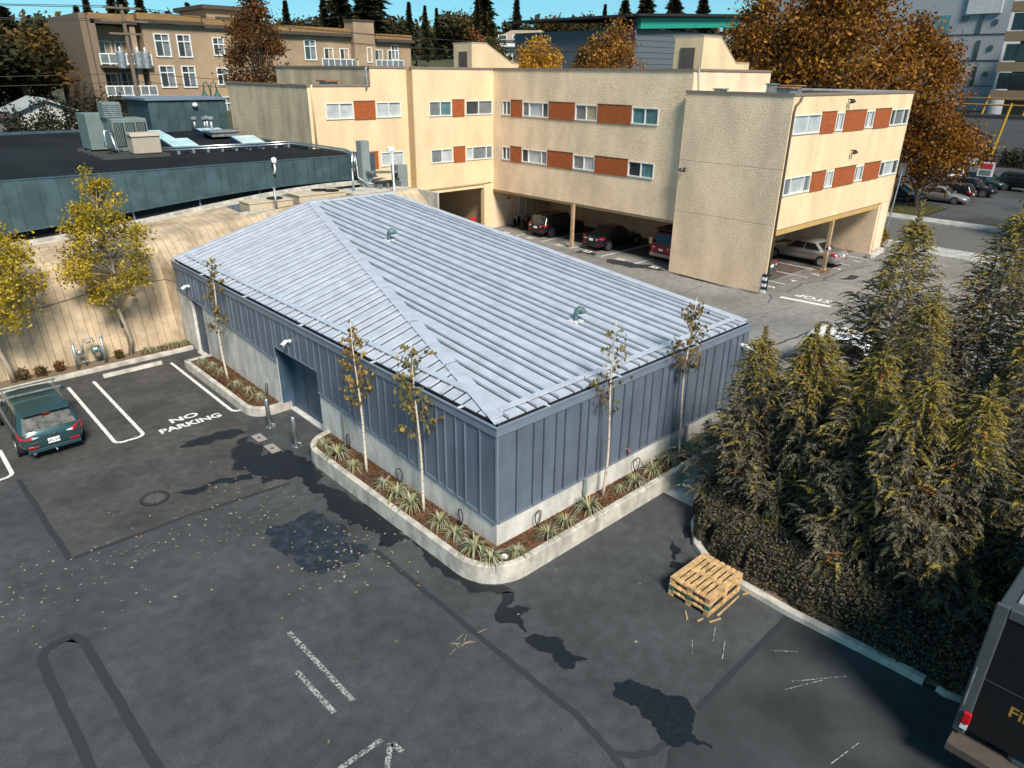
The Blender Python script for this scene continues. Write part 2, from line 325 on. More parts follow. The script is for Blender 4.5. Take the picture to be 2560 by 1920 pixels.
# seams, repairs, stains
sealw = lambda pts, w, z=.008: sheet('sealed_joint', strip(pts, w), z, asph_seal)
def wob(pts, n, a, seed):
    r = random.Random(seed); out = []
    for p, q in zip(pts, pts[1:]):
        for i in range(n): t = i/n; out.append((p[0]+(q[0]-p[0])*t+r.uniform(-a, a), p[1]+(q[1]-p[1])*t+r.uniform(-a, a)))
    return out+[pts[-1]]
sealw(wob([(-2.25, 1.9), (-2.24, -2.9), (-2.2, -4.6), (-2.35, -5.6), (-2.6, -6.4)], 9, .014, 1), .13)
sealw(wob([(-2.33, -5.6), (-2.1, -5.88), (-1.8, -6.05), (-1.4, -6.1)], 5, .01, 2), .12, .012)
sealw(wob([(3.0, -5.98), (-.48, -6.04)], 14, .01, 3), .11)
sealw(wob([(-7.9, 11.3), (-7.77, 6.4)], 10, .015, 4), .14); sealw(wob([(-7.77, 6.38), (-5, 6.36), (-2.37, 6.07)], 9, .015, 5), .10, .012)
sealw(wob([(-8.93, -3.4), (-8.94, .1), (-8.99, 3.3), (-8.85, 3.55), (-8.6, 3.63), (-8.35, 3.58), (-8.24, 3.3), (-8.13, -.67), (-8.1, -4)], 8, .012, 6), .17)
sealw(wob([(16.5, 2.77), (19, 2.5), (21.5, 2.3), (25, 1.7)], 12, .05, 7), .10)
for k, (pts, w) in enumerate([([(25.3, 6.6), (24.6, 6.1), (23.7, 5.9)], .05), ([(26.4, 6.2), (28.5, 6.4), (30.2, 6.0), (33, 6.2), (36, 5.6)], .06), ([(30.2, 6), (30.6, 4.4), (29.6, 3)], .035), ([(12, 12), (15, 11.2), (18, 11.6), (22, 9.6), (24, 9.9)], .03), ([(14, 6), (17, 5.1), (20, 5.6), (24, 4.6)], .03), ([(22, 28), (24.6, 22), (24.3, 16), (25, 13)], .05)]):
    sheet('asphalt_crack', strip(wob(pts, 10, .07, 20+k), w), .0085, asph_seal)
stains = [([(-1.34, 2.6), (-1.44, 1.81), (-1.62, .62), (-1.5, -.5), (-1.15, -1.30), (-.75, -1.4), (-.85, -1.1), (-1.2, -.6), (-1.3, 0.5)], wet, .012, .13),
 ([(-1.04, -1.17), (-.78, -1.49), (-1.24, -1.7), (-.89, -2.1), (-1.24, -2.15), (-1.50, -2.55), (-1.45, -2.2), (-1.69, -1.85), (-1.4, -1.6)], wet, .009, .12),
 ([(-1.61, -2.6), (-1.23, -2.95), (-1.05, -3.24), (-1.04, -3.91), (-1.5, -3.85), (-1.46, -3.33), (-1.65, -2.9)], wet, .0095, .12),
 ([(-1.12, -4.63), (-.82, -4.82), (-.66, -5.4), (-.44, -5.71), (-.56, -6.02), (-.84, -6.17), (-1.0, -6.7), (-1.14, -6.48), (-1.5, -5.95), (-1.33, -5.6), (-1.33, -5.01)], wet, .0165, .13),
 ([(-3.75, 4.52), (-2.69, 4.43), (-2.42, 4.5), (-2.36, 3.44), (-2.33, 1.89), (-2.88, 1.79), (-3.6, 1.9), (-3.76, 2.95), (-3.95, 3.89)], damp, .009, .13),
 ([(-2.4, 9.51), (-2.04, 9.49), (-2.26, 8.02), (-1.66, 7.95), (-1.49, 7.41), (-1.42, 6.87), (-1.46, 6.2), (-1.5, 4.78), (-1.39, 3.95), (-1.39, 1.9), (-1.6, 1.75), (-2.1, 1.95), (-2.2, 3.2), (-2.2, 4.09), (-2.11, 5.14), (-2.0, 6.27), (-2.34, 6.31), (-2.98, 6.48), (-2.92, 7.35), (-3.26, 7.91), (-2.89, 8.21)], wet, .013, .13),
 ([(-3.9, 10.2), (-3.3, 10.41), (-2.01, 10.1), (-1.95, 9.83), (-2.49, 9.69), (-3.26, 9.88)], wet, .0135, .12),
 ([(-5.01, 7.7), (-4.65, 7.66), (-4.02, 7.6), (-3.19, 7.41), (-2.75, 7.37), (-3.03, 6.97), (-3.61, 7.2), (-4.57, 7.24), (-4.76, 7.45)], wet, .0105, .1),
 ([(4.16, -2.57), (4.54, -2.71), (3.87, -3.16), (3.74, -2.86)], wet, .009, .12), ([(3.17, -3.15), (3.4, -2.7), (3.02, -3.02), (2.8, -3.2)], wet, .009, .12), ([(2.5, -3.3), (2.75, -3.2), (2.9, -3.45), (2.6, -3.5)], wet, .009, .12),
 ([(24.0, 16.8), (24.7, 17.3), (25.1, 15.6), (25.3, 13.6), (24.9, 13.2), (24.4, 14.6)], asph_seal, .012, .11), ([(24.4, 19.9), (25.2, 19.9), (25.2, 18.6), (24.6, 18.4)], asph_seal, .012, .11),
 ([(25.1, 12.9), (25.12, 7.1), (24.75, 7.0), (24.8, 8.2), (24.65, 10), (24.85, 12)], M('wall_dirt', (.10, .085, .065), .95, var=.4, scale=8), .012, .06), ([(31.2, 5.6), (32.5, 5.5), (32.6, 4.9), (31.4, 5.0)], asph_seal, .012, .11)]
for k, (pts, m, z, j) in enumerate(stains): sheet('wet_patch', blob(pts, j, 5, k), z, m)
# painted markings
def line(name, x0, y0, x1, y1, w=.11, m=None, z=.0145): return sheet(name, strip([(x0, y0), (x1, y1)], w), z, m or paint_w)
def hairpin(xa, xb, y0, y1, half=None):
    r = .22; arc = [(xa, y0), (xa, y1+r)]+[(xa+r-r*math.cos(t), y1+r-r*math.sin(t)) for t in (.4, .8, 1.2, 1.57)]
    if half: arc += [(xa+r+half, y1)]
    else: arc += [(xb-r+r*math.sin(t), y1+r-r*math.cos(t)) for t in (0, .4, .8, 1.2, 1.57)]+[(xb, y0)]
    return sheet('parking_line', strip(arc, .11), .0145, paint_w)
hairpin(-5.25, -4.42, 17.4, 11.72); hairpin(-1.65, 0, 17.4, 11.5, half=.02); hairpin(-8.8, -7.97, 13.6, 11.62)
for (a, b) in (((-5.45, -.32), (-5.41, -1.67)), ((-5.06, .24), (-5.02, -1.67)), ((-5.92, -2.72), (-5.09, -2.72)), ((-5.02, -2.88), (-5.34, -3.25)), ((-5.0, -2.9), (-4.96, -3.15)), ((-5.07, .75), (-5.06, .3))):
    line('worn_line', *a, *b, .10, paint_worn)
for y, xa, xb in ((25.95, 25.0, 29.6), (23.45, 25.0, 30), (20.76, 25.2, 30), (17.95, 24.85, 30), (15.36, 25.0, 30)): line('stall_line', xa, y, xb, y, .11)
for x, ya, yb in ((27.7, 6.95, 12), (30.0, 6.8, 12), (32.1, 7.1, 12), (34.75, 6.4, 12), (37.2, 6.3, 12)): line('stall_line', x, ya, x, yb, .10)
line('stop_line', 25.2, 5.95, 25.52, 3.4, .3); line('stall_line', 20.57, 7.7, 20.42, 5.9, .2)
text_mesh('NO', .46, 'painted_text', paint_w, loc=(-3.05, 12.02, .0146), bold=.035, kind='structure', sx=1.25)
text_mesh('PARKING', .46, 'painted_text', paint_w, loc=(-3.02, 11.47, .0146), bold=.035, kind='structure', sx=1.02)
text_mesh('STOP', .78, 'painted_text', paint_w, loc=(26.5, 4.65, .0146), rot=(0, 0, math.pi/2), bold=.025, kind='structure')
for k, y in enumerate((27.25, 24.73, 21.9, 19.38, 16.64, 14.04)):
    text_mesh(str(20+k), .52, 'stall_number', paint_w, loc=(25.05, y, .0146), rot=(0, 0, -math.pi/2), bold=.04, kind='structure', sx=1.25)
for k, (x, y) in enumerate(((26.61, 7.22), (28.74, 7.04), (31.04, 6.82), (33.36, 6.63), (36.13, 6.57))):
    text_mesh(str(5-k), .6, 'stall_number', paint_w, loc=(x, y-.2, .0146), bold=.03, kind='structure', sx=1.2)
# ================================================================== METAL-CLAD BUILDING
LA, LB, HE = 20.30, 10.92, 3.30; S1, S2 = .0823, .262; HX = LA*S1/S2
shed = thing('metal_clad_building', 'low blue-grey standing-seam metal building with hipped roof and concrete base', 'building', (0, 0, 0))
ZG = -.40; pb = lambda y: .72+.0715*y                                  # bottom of the cladding on the long wall
mb = MB()
for a, b in ((0, 8.42), (11.3, 17.75), (18.98, 20.5)):
    mb.prism([(0, a, ZG), (0, b, ZG), (0, b, pb(b)+.05), (0, a, pb(a)+.05)], (.24, 0, 0))
mb.box(.24, 0, ZG, LB, .24, .78); mb.box(LB-.24, .24, ZG, LB, LA, .78)
mb.build('concrete_base', conc, shed)
mb = MB(); mb.box(.06, .24, 2.06, .22, LA, 3.05); mb.box(.25, .06, .79, LB-.02, .22, 3.04); mb.box(LB-.22, .25, .79, LB-.02, LA, 3.04)
wallcore = mb.build('wall', metal_wall, shed)
PAT = [.55, .35, .43, .33, .56, .31, .44, .52, .47, .37, .53, .35, .45, .33, .55, .43, .54, .37, .42]
def cuts(total, first, off=0):
    x = 0; out = [0]; x = first; i = off
    while x < total-.2: out.append(round(x, 3)); x += PAT[i % len(PAT)]; i += 1
    return out+[total]
ys = cuts(LA, .54, 0)
def lowz(y0, y1):
    m = (y0+y1)/2
    if 8.42 < m < 11.3: return 2.06, 2.06
    if 17.75 < m < 18.98: return 2.08, 2.08
    return pb(y0), pb(y1)
ycut = sorted(set(ys+[8.42, 11.3, 17.75, 18.98]))
ycut = [y for y in ycut if y in (8.42, 11.3, 17.75, 18.98) or min(abs(y-k) for k in (8.42, 11.3, 17.75, 18.98)) > .12]
for a, b in zip(ycut, ycut[1:]):
    za, zb = lowz(a, b); d = random.uniform(0, .004); mb = MB()
    mb.prism([(-.03-d, a+.004, za), (-.03-d, b-.004, zb), (-.03-d, b-.004, 3.055), (-.03-d, a+.004, 3.055)], (.03, 0, 0))
    if a > .01: mb.box(-.075, a-.014, za+.01, -.028, a+.012, 3.05)
    mb.build('wall_panel', metal_wall, shed)
xs = cuts(LB, .60, 0)
for a, b in zip(xs, xs[1:]):
    d = random.uniform(0, .004); mb = MB(); mb.box(a+.004, -.03-d, .74, b-(.03 if b < LB-.1 else .004), .02, 3.055)
    if a > .01: mb.box(a-.014, -.075, .75, a+.012, -.028, 3.05)
    mb.build('wall_panel', metal_wall, shed)
mb = MB(); mb.box(-.05, -.05, .73, .012, .012, 3.06); mb.prism([(-.055, 0, pb(0)-.05), (-.055, 8.42, pb(8.42)-.05), (-.055, 8.42, pb(8.42)), (-.055, 0, pb(0))], (.05, 0, 0))
mb.prism([(-.055, 11.3, pb(11.3)-.05), (-.055, LA, pb(LA)-.05), (-.055, LA, pb(LA)), (-.055, 11.3, pb(11.3))], (.05, 0, 0)); mb.box(.02, -.055, .69, LB, .002, .738)
mb.box(-.05, 8.4, 2.02, .4, 11.3, 2.055)
mb.build('drip_trim', metal_trim, shed)
for a, b, dep, nm in ((8.42, 11.3, .45, 'door'), (17.75, 18.98, .12, 'door')):
    mb = MB(); mb.box(dep, a, ZG+.05, dep+.05, b, 2.05)
    if dep > .3:
        mb.box(0.02, b-.03, ZG+.05, dep, b, 2.0); mb.box(.02, a, ZG+.05, dep, a+.03, 2.0)
    dr = mb.build(nm, metal_door, shed)
    if dep > .3: B(dep-.006, (a+b)/2+.42-.008, ZG+.06, dep, (a+b)/2+.42+.008, 2.03).build('leaf_gap', gutter_dark, dr)
    else:
        for z in (.0, .75, 1.65): B(dep-.03, b-.1, z, dep, b-.05, z+.1).build('hinge', steel, dr)
        MB().tube((dep-.06, a+.12, .72), (dep, a+.12, .72), .018).tube((dep-.06, a+.12, .72), (dep-.06, a+.26, .72), .014).build('handle', steel, dr)
B(.25, 8.42, ZG, .45, 11.3, ZG+.05).build('threshold', conc, shed)
B(-.1, 17.75, ZG, .12, 18.98, ZG+.04).build('threshold', conc, shed)
mb = MB()   # fascia with gutter trough behind it
mb.box(-.07, -.07, 3.06, -.03, LA+.02, 3.30); mb.box(-.03, -.07, 3.06, LB+.05, -.03, 3.30); mb.box(LB+.01, -.03, 3.06, LB+.05, LA, 3.30)
mb.box(-.09, -.09, 3.27, -.02, LA+.02, 3.315); mb.box(-.02, -.09, 3.27, LB+.07, -.02, 3.315)
mb.build('fascia', metal_trim, shed, bevel=.008)
mb = MB(); mb.box(-.03, -.03, 3.10, .12, LA, 3.2); mb.box(.12, -.03, 3.10, LB, .12, 3.2); gut = mb.build('gutter', gutter_dark, shed)
for y in (1.3, 5.1, 9.2, 13.3, 17.2): B(-.06, y, 3.3, .16, y+.05, 3.335).build('bracket', flash_white, gut)
for x in (1.6, 4.3, 7.9): B(x, -.06, 3.3, x+.05, .16, 3.335).build('bracket', flash_white, gut)
zr1 = lambda y: HE+.02+S1*y; zr2 = lambda x: HE+.02+S2*x
mb = MB(); E0 = .09
mb.prism([(E0, E0, zr1(0)-.10), (LB, E0, zr1(E0)-.10), (LB, LA, zr1(LA)-.10), (HX, LA, zr1(LA)-.10)], (0, 0, .08))
mb.prism([(E0, E0, zr2(0)-.10), (HX, LA, zr2(HX)-.10), (E0, LA, zr2(E0)-.10)], (0, 0, .08))
mb.prism([(0.25, LA-.01, 2.5), (LB, LA-.01, 2.5), (LB, LA-.01, zr1(LA)-.1), (HX, LA-.01, zr1(LA)-.1), (.25, LA-.01, zr2(.25)-.1)], (0, .05, 0))
mb.prism([(LB-.03, .2, 3.0), (LB-.03, LA, 3.0), (LB-.03, LA, zr1(LA)-.02), (LB-.03, .2, zr1(.2)-.02)], (.03, 0, 0))
roof = mb.build('roof', gutter_dark, shed)
K = LA/HX
xr = cuts(LB, .46, 0)
for a, b in zip(xr, xr[1:]):
    ya, yb = min(LA, a*K), min(LA, b*K); d = random.uniform(0, .004)
    if yb < E0+.3: continue
    pts = [(a+.004, E0), (b-.055, E0), (b-.055, min(LA, (b-.055)*K))]
    if a < HX < b-.055: pts += [(HX, LA), (a+.004, ya)]
    elif ya > E0: pts += [(a+.004, ya)]
    mb = MB(); mb.prism([(x, y, zr1(y)-.02+d) for x, y in pts], (0, 0, .02))
    y1 = ya-.9 if a < HX+.2 else LA-.28
    if a > .02 and y1 > .5:
        mb.prism([(a-.012, E0, zr1(E0)), (a+.012, E0, zr1(E0)), (a+.012, y1, zr1(y1)), (a-.012, y1, zr1(y1))], (0, 0, .075))
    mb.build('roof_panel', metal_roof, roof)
yr = cuts(LA, .5, 3)
for a, b in zip(yr, yr[1:]):
    xa, xb = a/K, b/K; d = random.uniform(0, .004)
    if xb < E0+.05: continue
    pts = [(E0, a+.004), (max(xa, E0+.001), a+.004), ((b-.065)/K, b-.065), (E0, b-.065)]
    mb = MB(); mb.prism([(x, y, zr2(x)-.02+d) for x, y in pts], (0, 0, .02))
    if xa > .6: x1 = xa-.04; mb.prism([(E0, a-.012, zr2(E0)), (x1, a-.012, zr2(x1)), (x1, a+.012, zr2(x1)), (E0, a+.012, zr2(E0))], (0, 0, .075))
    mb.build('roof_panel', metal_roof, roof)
# hip, ridge and rake flashings in lengths with lapped joints
n = 7
for i in range(n):
    t0, t1 = .012+i/n*.988, (i+1)/n*.988+.008
    P = lambda t, o: (HX*t+o, LA*t, max(zr1(LA*t), 0)+.03+i*.0004)
    w = .34
    mb = MB(); mb.prism([P(t0, 0), P(t0, w), P(t1, w), P(t1, 0)], (0, 0, .025)); mb.prism([(HX*t0-.05, LA*t0, zr2(HX*t0-.05)+.03), (HX*t0, LA*t0, zr1(LA*t0)+.03), (HX*t1, LA*t1, zr1(LA*t1)+.03), (HX*t1-.05, LA*t1, zr2(HX*t1-.05)+.03)], (0, 0, .03))
    mb.build('hip_flashing', metal_roof, roof)
    y0, y1 = i*LA/n+.15*(i == 0), (i+1)*LA/n-.03
    MB().prism([(LB-.26, y0, zr1(y0)+.025), (LB+.06, y0, zr1(y0)+.025), (LB+.06, y1, zr1(y1)+.025), (LB-.26, y1, zr1(y1)+.025)], (0, 0, .03)).prism([(LB+.03, y0, zr1(y0)-.16), (LB+.03, y1, zr1(y1)-.16), (LB+.03, y1, zr1(y1)+.02), (LB+.03, y0, zr1(y0)+.02)], (.03, 0, 0)).build('rake_flashing', metal_roof, roof)
B(HX, LA-.26, zr1(LA)-.0, LB+.06, LA+.10, zr1(LA)+.06).build('ridge_flashing', metal_roof, roof)
MB().prism([(E0-.1, LA-.2, zr2(E0)+.02), (HX, LA-.2, zr2(HX)+.02), (HX, LA+.06, zr2(HX)+.02), (E0-.1, LA+.06, zr2(E0)+.02)], (0, 0, .045)).build('rake_flashing', metal_roof, roof)
# snow rails near the eaves
MB().prism([(.42, 1.55, zr2(.42)+.06), (.56, 1.95, zr2(.56)+.06), (.56, LA-.3, zr2(.56)+.06), (.42, LA-.3, zr2(.42)+.06)], (0, 0, .03)).build('snow_rail', metal_roof, roof)
MB().prism([(.42, .36, zr1(.36)+.06), (LB-.35, .36, zr1(.36)+.06), (LB-.35, .52, zr1(.52)+.06), (.5, .52, zr1(.52)+.06)], (0, 0, .03)).build('snow_rail', metal_roof, roof)
for (x, y) in ((6.16, 13.37), (6.18, 3.27)):
    z = zr1(y); mb = MB()
    mb.path([(x, y, z), (x, y, z+.22), (x+.03, y-.02, z+.33), (x+.10, y-.05, z+.38), (x+.18, y-.09, z+.34), (x+.2, y-.10, z+.27)], [.085, .085, .10, .11, .11, .12], 12)
    v = mb.build('vent_pipe', green_patina, roof, smooth=True)
    B(x-.19, y-.17, z, x+.19, y+.17, z+.035).build('vent_flashing', flash_white, roof)
for (y, z1) in ((7.0, 1.18), (17.3, 2.02)): MB().box(-.06, y-.05, .02, 0, y+.05, z1).build('downpipe', grey_paint, shed, bevel=.01)
for x in (3.12, 7.8): MB().tube((x, -.06, .02), (x, -.06, .73), .055, n=10).tube((x, -.06, .3), (x, -.06, .36), .07, n=10).build('downpipe', grey_paint, shed, smooth=False)
LAM = .9632; SHIFT = Vector((-.347, -.389, .39))          # the cladding stands on the planter level, 0.39 m above the asphalt
for o in [c for c in shed.children]+[g for c in shed.children for g in c.children]:
    o.data.transform(Matrix.Scale(LAM, 4))
shed.location = SHIFT
def TS(p): return Vector(p)*LAM+SHIFT
def camera_unit(x, y, z, N, label):
    x, y, z = TS((x, y, z))
    t = thing('security_camera', label, 'camera', (x, y, z), group='white cameras on the metal building'); N = Vector(N); c = Vector((x, y, z)); side = Vector((0, 0, 1)).cross(N)
    MB().tube(c, c+N*.05, .06, n=10).build('mount', white_plastic, t, smooth=False); MB().path([c+N*.04, c+N*.12+Vector((0, 0, .04)), c+N*.18+Vector((0, 0, .02))], .028).build('arm', white_plastic, t)
    d = (N*.8+side*.35+Vector((0, 0, -.3))).normalized(); h = c+N*.16+Vector((0, 0, .01))
    MB().path([h-d*.05, h-d*.03, h+d*.18, h+d*.2], [.04, .062, .062, .055], 12).build('housing', white_plastic, t, smooth=False); MB().tube(h+d*.195, h+d*.205, .045, n=12).build('lens', gutter_dark, t)
camera_unit(-.03, 10.0, 2.59, (-1, 0, 0), 'white camera on the metal wall above the wide recessed door')
camera_unit(-.03, 18.75, 2.53, (-1, 0, 0), 'white camera on the metal wall above the narrow far door')
camera_unit(10.54, -.03, 2.66, (0, -1, 0), 'white camera at the right-hand end of the sunlit metal wall')
tp = thing('wall_tap', 'small red-handled hose tap on the sunlit metal wall', 'tap', TS((4.85, -.03, .95)))
P_ = lambda *p: tuple(TS((4.85, -.03, .95))+Vector(p))
MB().tube(P_(0, 0, 0), P_(0, -.11, 0), .025).path([P_(0, -.09, 0), P_(0, -.14, -.02), P_(0, -.15, -.09)], .022).build('spout', steel, tp); MB().lathe([(.01, 0), (.035, .005), (.035, .02), (.01, .025)], 12, P_(0, -.09, .035)).build('handle', M('red_paint', (.5, .05, .02), .5), tp)
# ================================================================== PLANTERS
def rounded_path(pts, rads, n=7):
    out = []
    for i, p in enumerate(pts):
        p = Vector((p[0], p[1])); r = rads[i]
        if r <= 0 or i in (0, len(pts)-1): out.append(p); continue
        a = (Vector(pts[i-1][:2])-p).normalized(); b = (Vector(pts[i+1][:2])-p).normalized()
        c = p+(a+b)*r
        v0 = p+a*r-c; v1 = p+b*r-c
        for k in range(n+1):
            t = k/n; v = (v0*math.cos(t*math.pi/2)+v1*math.sin(t*math.pi/2)); out.append(c+v)
    return out
def kerb_mesh(path, w, z0, z1):
    """path runs along the outer edge; the kerb lies to its left"""
    mb = MB(); n = len(path); V = []
    for i, p in enumerate(path):
        d = (path[min(i+1, n-1)]-path[max(i-1, 0)]).normalized(); nn = Vector((-d.y, d.x)); q = p+nn*w
        V += [(p.x, p.y, z0), (p.x+nn.x*.012, p.y+nn.y*.012, z1-.012), (p.x+nn.x*.03, p.y+nn.y*.03, z1), (q.x-nn.x*.02, q.y-nn.y*.02, z1), (q.x, q.y, z1-.02), (q.x, q.y, z0)]
    F = []
    for i in range(n-1):
        for k in range(5): F.append((i*6+k, (i+1)*6+k, (i+1)*6+k+1, i*6+k+1))
    F += [tuple(range(6))[::-1], tuple(range((n-1)*6, n*6))]
    return mb.add(V, F)
def inner(path, w):
    n = len(path); out = []
    for i, p in enumerate(path):
        d = (path[min(i+1, n-1)]-path[max(i-1, 0)]).normalized(); out.append(p+Vector((-d.y, d.x))*w)
    return out
def bed(pathin, close, z, step=.13, seed=0):
    from mathutils.geometry import tessellate_polygon
    poly = [(p.x, p.y) for p in pathin]+close
    def inside(x, y):
        c = False; n = len(poly)
        for i in range(n):
            x1, y1 = poly[i]; x2, y2 = poly[(i+1) % n]
            if (y1 > y) != (y2 > y) and x < (x2-x1)*(y-y1)/(y2-y1)+x1: c = not c
        return c
    mb = MB(); mb.prism([(x, y, z-.12) for x, y in poly], (0, 0, .12)); return mb, inside, poly
RPZ, LPZ = .47, .30
rp = thing('raised_planter', 'long L-shaped raised concrete planter wrapping the rounded building corner', 'planter', (-1.33, -1.25, 0))
path = rounded_path([(-.02, 7.45), (-1.35, 7.45), (-1.35, -1.25), (10.9, -1.25)], [0, 1.0, 1.15, 0], 9)
kerb_mesh(path, .19, 0, RPZ).build('kerb', conc_kerb, rp, smooth=False)
mb, ins_r, poly_r = bed(inner(path, .185), [(10.9, -.001), (-.001, -.001), (-.001, 7.3)], RPZ-.06); mb.build('mulch_bed', mulch, rp)
lp = thing('raised_planter', 'short raised concrete planter between the two doors of the metal building', 'planter', (-1.4, 13.6, 0))
path2 = rounded_path([(-.02, 16.62), (-1.42, 16.62), (-1.42, 10.45), (-.02, 10.45)], [0, .08, .75, 0], 8)
kerb_mesh(path2, .18, 0, LPZ).build('kerb', conc_kerb, lp)
mb, ins_l, poly_l = bed(inner(path2, .175), [(-.001, 10.7), (-.001, 16.4)], LPZ-.05); mb.build('mulch_bed', mulch, lp)
# loose bark chips
def chips(inside, x0, x1, y0, y1, z, n, name):
    P = []
    while len(P) < n:
        x, y = random.uniform(x0, x1), random.uniform(y0, y1)
        if inside(x, y): P.append((x, y, z+random.uniform(0, .03)))
    leaves(name, P, .075, LEAF, palette=((.10, .045, .02), (.16, .075, .035), (.06, .03, .016), (.22, .12, .06)), aspect=.4, flat=.5, kind='stuff')
chips(ins_r, -1.3, 10.9, -1.3, 7.7, RPZ-.055, 5200, 'bark_chips'); chips(ins_l, -1.4, 0, 10.8, 16.8, LPZ-.045, 1800, 'bark_chips')
# variegated sedge clumps
def clump_mesh(seed, n=70, R=.44, H=.25):
    r = random.Random(seed); V = []; F = []; C = []
    for i in range(n):
        a = r.uniform(0, 6.283); L = r.uniform(.55, 1.1); out = R*L*r.uniform(.55, 1.15); h = H*r.uniform(.55, 1.15)*(1.25-L*.35); w = r.uniform(.012, .022)
        col = r.choice([(.36, .37, .27), (.26, .28, .18), (.48, .46, .32), (.16, .19, .11), (.38, .33, .14)])
        p0 = None; seg = 5; k0 = len(V)
        for s_ in range(seg+1):
            t = s_/seg; rad = .02+out*t; z = h*(4*t*(1-t)*.75+.45*t*(1-t*.75)); ww = w*(1-t*.85)
            c, s2 = math.cos(a), math.sin(a); V += [(rad*c-s2*ww, rad*s2+c*ww, z), (rad*c+s2*ww, rad*s2-c*ww, z)]
        for s_ in range(seg): F.append((k0+2*s_, k0+2*s_+1, k0+2*s_+3, k0+2*s_+2)); C.append(col)
    me = bpy.data.meshes.new('grass_blades'); me.from_pydata(V, [], F); at = me.color_attributes.new('tint', 'FLOAT_COLOR', 'CORNER')
    at.data.foreach_set('color', np.repeat(np.array([(*c, 1) for c in C]), 4, 0).ravel().astype('f')); me.materials.append(LEAF); return me
CL = [clump_mesh(k) for k in range(4)]
def grass(x, y, z, s, label, group):
    o = bpy.data.objects.new('sedge_clump', random.choice(CL)); COL.objects.link(o); o.location = (x, y, z); o.scale = (s, s, s*random.uniform(.9, 1.15)); o.rotation_euler = (0, 0, random.uniform(0, 6))
    tag(o, label, 'plant', group)
GL = [(-.93, 6.66, 1.0), (-.9, 5.89, 1.25), (-.94, 4.96, .95), (-.8, 3.61, .95), (-.84, 2.96, 1.2), (-.82, 2.36, 1.25), (-.78, 1.2, 1.05), (-.82, .57, 1.05), (-.82, -.16, 1.25), (-.80, -.71, 1.05)]
for i, (x, y, s) in enumerate(GL): grass(x, y, RPZ-.06, s, f'variegated sedge clump in the long planter, {ordinal(i)} from the wide recessed door', 'sedge clumps in the planters')
GR = [(-.2, -.92, .85), (.85, -.9, .95), (1.5, -.86, .95), (2.39, -.85, 1.25), (3.74, -.75, .6), (4.27, -.85, 1.05), (5.12, -.82, 1.1), (5.96, -.75, 1.1), (6.87, -.8, 1.15), (7.38, -.75, 1.0), (8.04, -.75, 1.1), (8.75, -.7, 1.0), (9.4, -.75, 1.0)]
for i, (x, y, s) in enumerate(GR): grass(x, y, RPZ-.06, s, f'variegated sedge clump below the sunlit metal wall, {ordinal(i)} from the rounded planter corner', 'sedge clumps in the planters')
for i, (x, y) in enumerate([(-.95, 15.9), (-.8, 15.3), (-.79, 14.54), (-.87, 13.04), (-.78, 12.16), (-.75, 11.4)]): grass(x, y, LPZ-.05, .85, f'small sedge clump in the short planter, {ordinal(i)} from the parking stop end', 'sedge clumps in the planters')
# irrigation hoops and discs
def hoop(x, y, z, rz, label):
    pts = [(-.03, 0, -.03), (-.05, 0, .12), (-.13, 0, .30), (-.12, 0, .43), (0, 0, .50), (.12, 0, .43), (.13, 0, .30), (.05, 0, .12), (.03, 0, -.03)]
    P = []
    for a, b in zip(pts, pts[1:]):
        for t in (0, .5): P.append(tuple(a[k]*(1-t)+b[k]*t for k in range(3)))
    P.append(pts[-1]); mb = MB().path(P, .014, 7); o = mb.build('irrigation_hoop', black_rubber, smooth=True); o.location = (x, y, z); o.rotation_euler = (0, 0, rz); tag(o, label, 'hose', 'black irrigation hoops')
for (x, y, rz, l) in ((-.46, 6.0, 1.4, 'nearest the wide recessed door'), (-.46, 3.4, 1.7, 'behind the two slim birches'), (-.46, .80, 1.3, 'left of the concrete building corner'), (.9, -.50, .2, 'just right of the concrete building corner'), (4.75, -.50, -.1, 'under the red-handled tap'), (8.35, -.50, .15, 'near the right-hand end of the sunlit wall')):
    hoop(x, y, RPZ-.06, rz, 'black rubber irrigation hoop '+l)
hoop(-.45, 11.4, LPZ-.05, .9, 'black rubber irrigation hoop in the short planter')
for (x, y, l) in ((-.48, -.80, 'farther from'), (-.72, -.96, 'nearer to')):
    o = MB().lathe([(.085, 0), (.09, .03), (.07, .045), (.03, .045), (.03, .03)], 16).build('sprinkler', white_plastic, smooth=False); o.location = (x, y, RPZ-.055); tag(o, f'white plastic sprinkler head in the mulch, {l} the rounded kerb', 'sprinkler')
for k, (pts, z) in enumerate(([[(-.95, 5.9), (-1.0, 5.2), (-.93, 4.5), (-.98, 3.9), (-.9, 3.2), (-1.0, 2.2), (-.95, 1.2)], RPZ-.035], [[(-.6, 4.4), (-.55, 3.9), (-.6, 3.4)], RPZ-.035], [[(3.0, -.7), (3.5, -.6), (4.2, -.7), (5, -.6)], RPZ-.035])):
    tag(MB().path([(x, y, z) for x, y in wob(pts, 4, .015, k)], .011, 6).build('drip_hose', M('drip_tube', (.20, .12, .08), .7), smooth=True), ['brown drip hose along the mulch behind the long kerb', 'short brown drip hose beside the slim birch', 'brown drip hose under the sunlit metal wall'][k], 'hose')
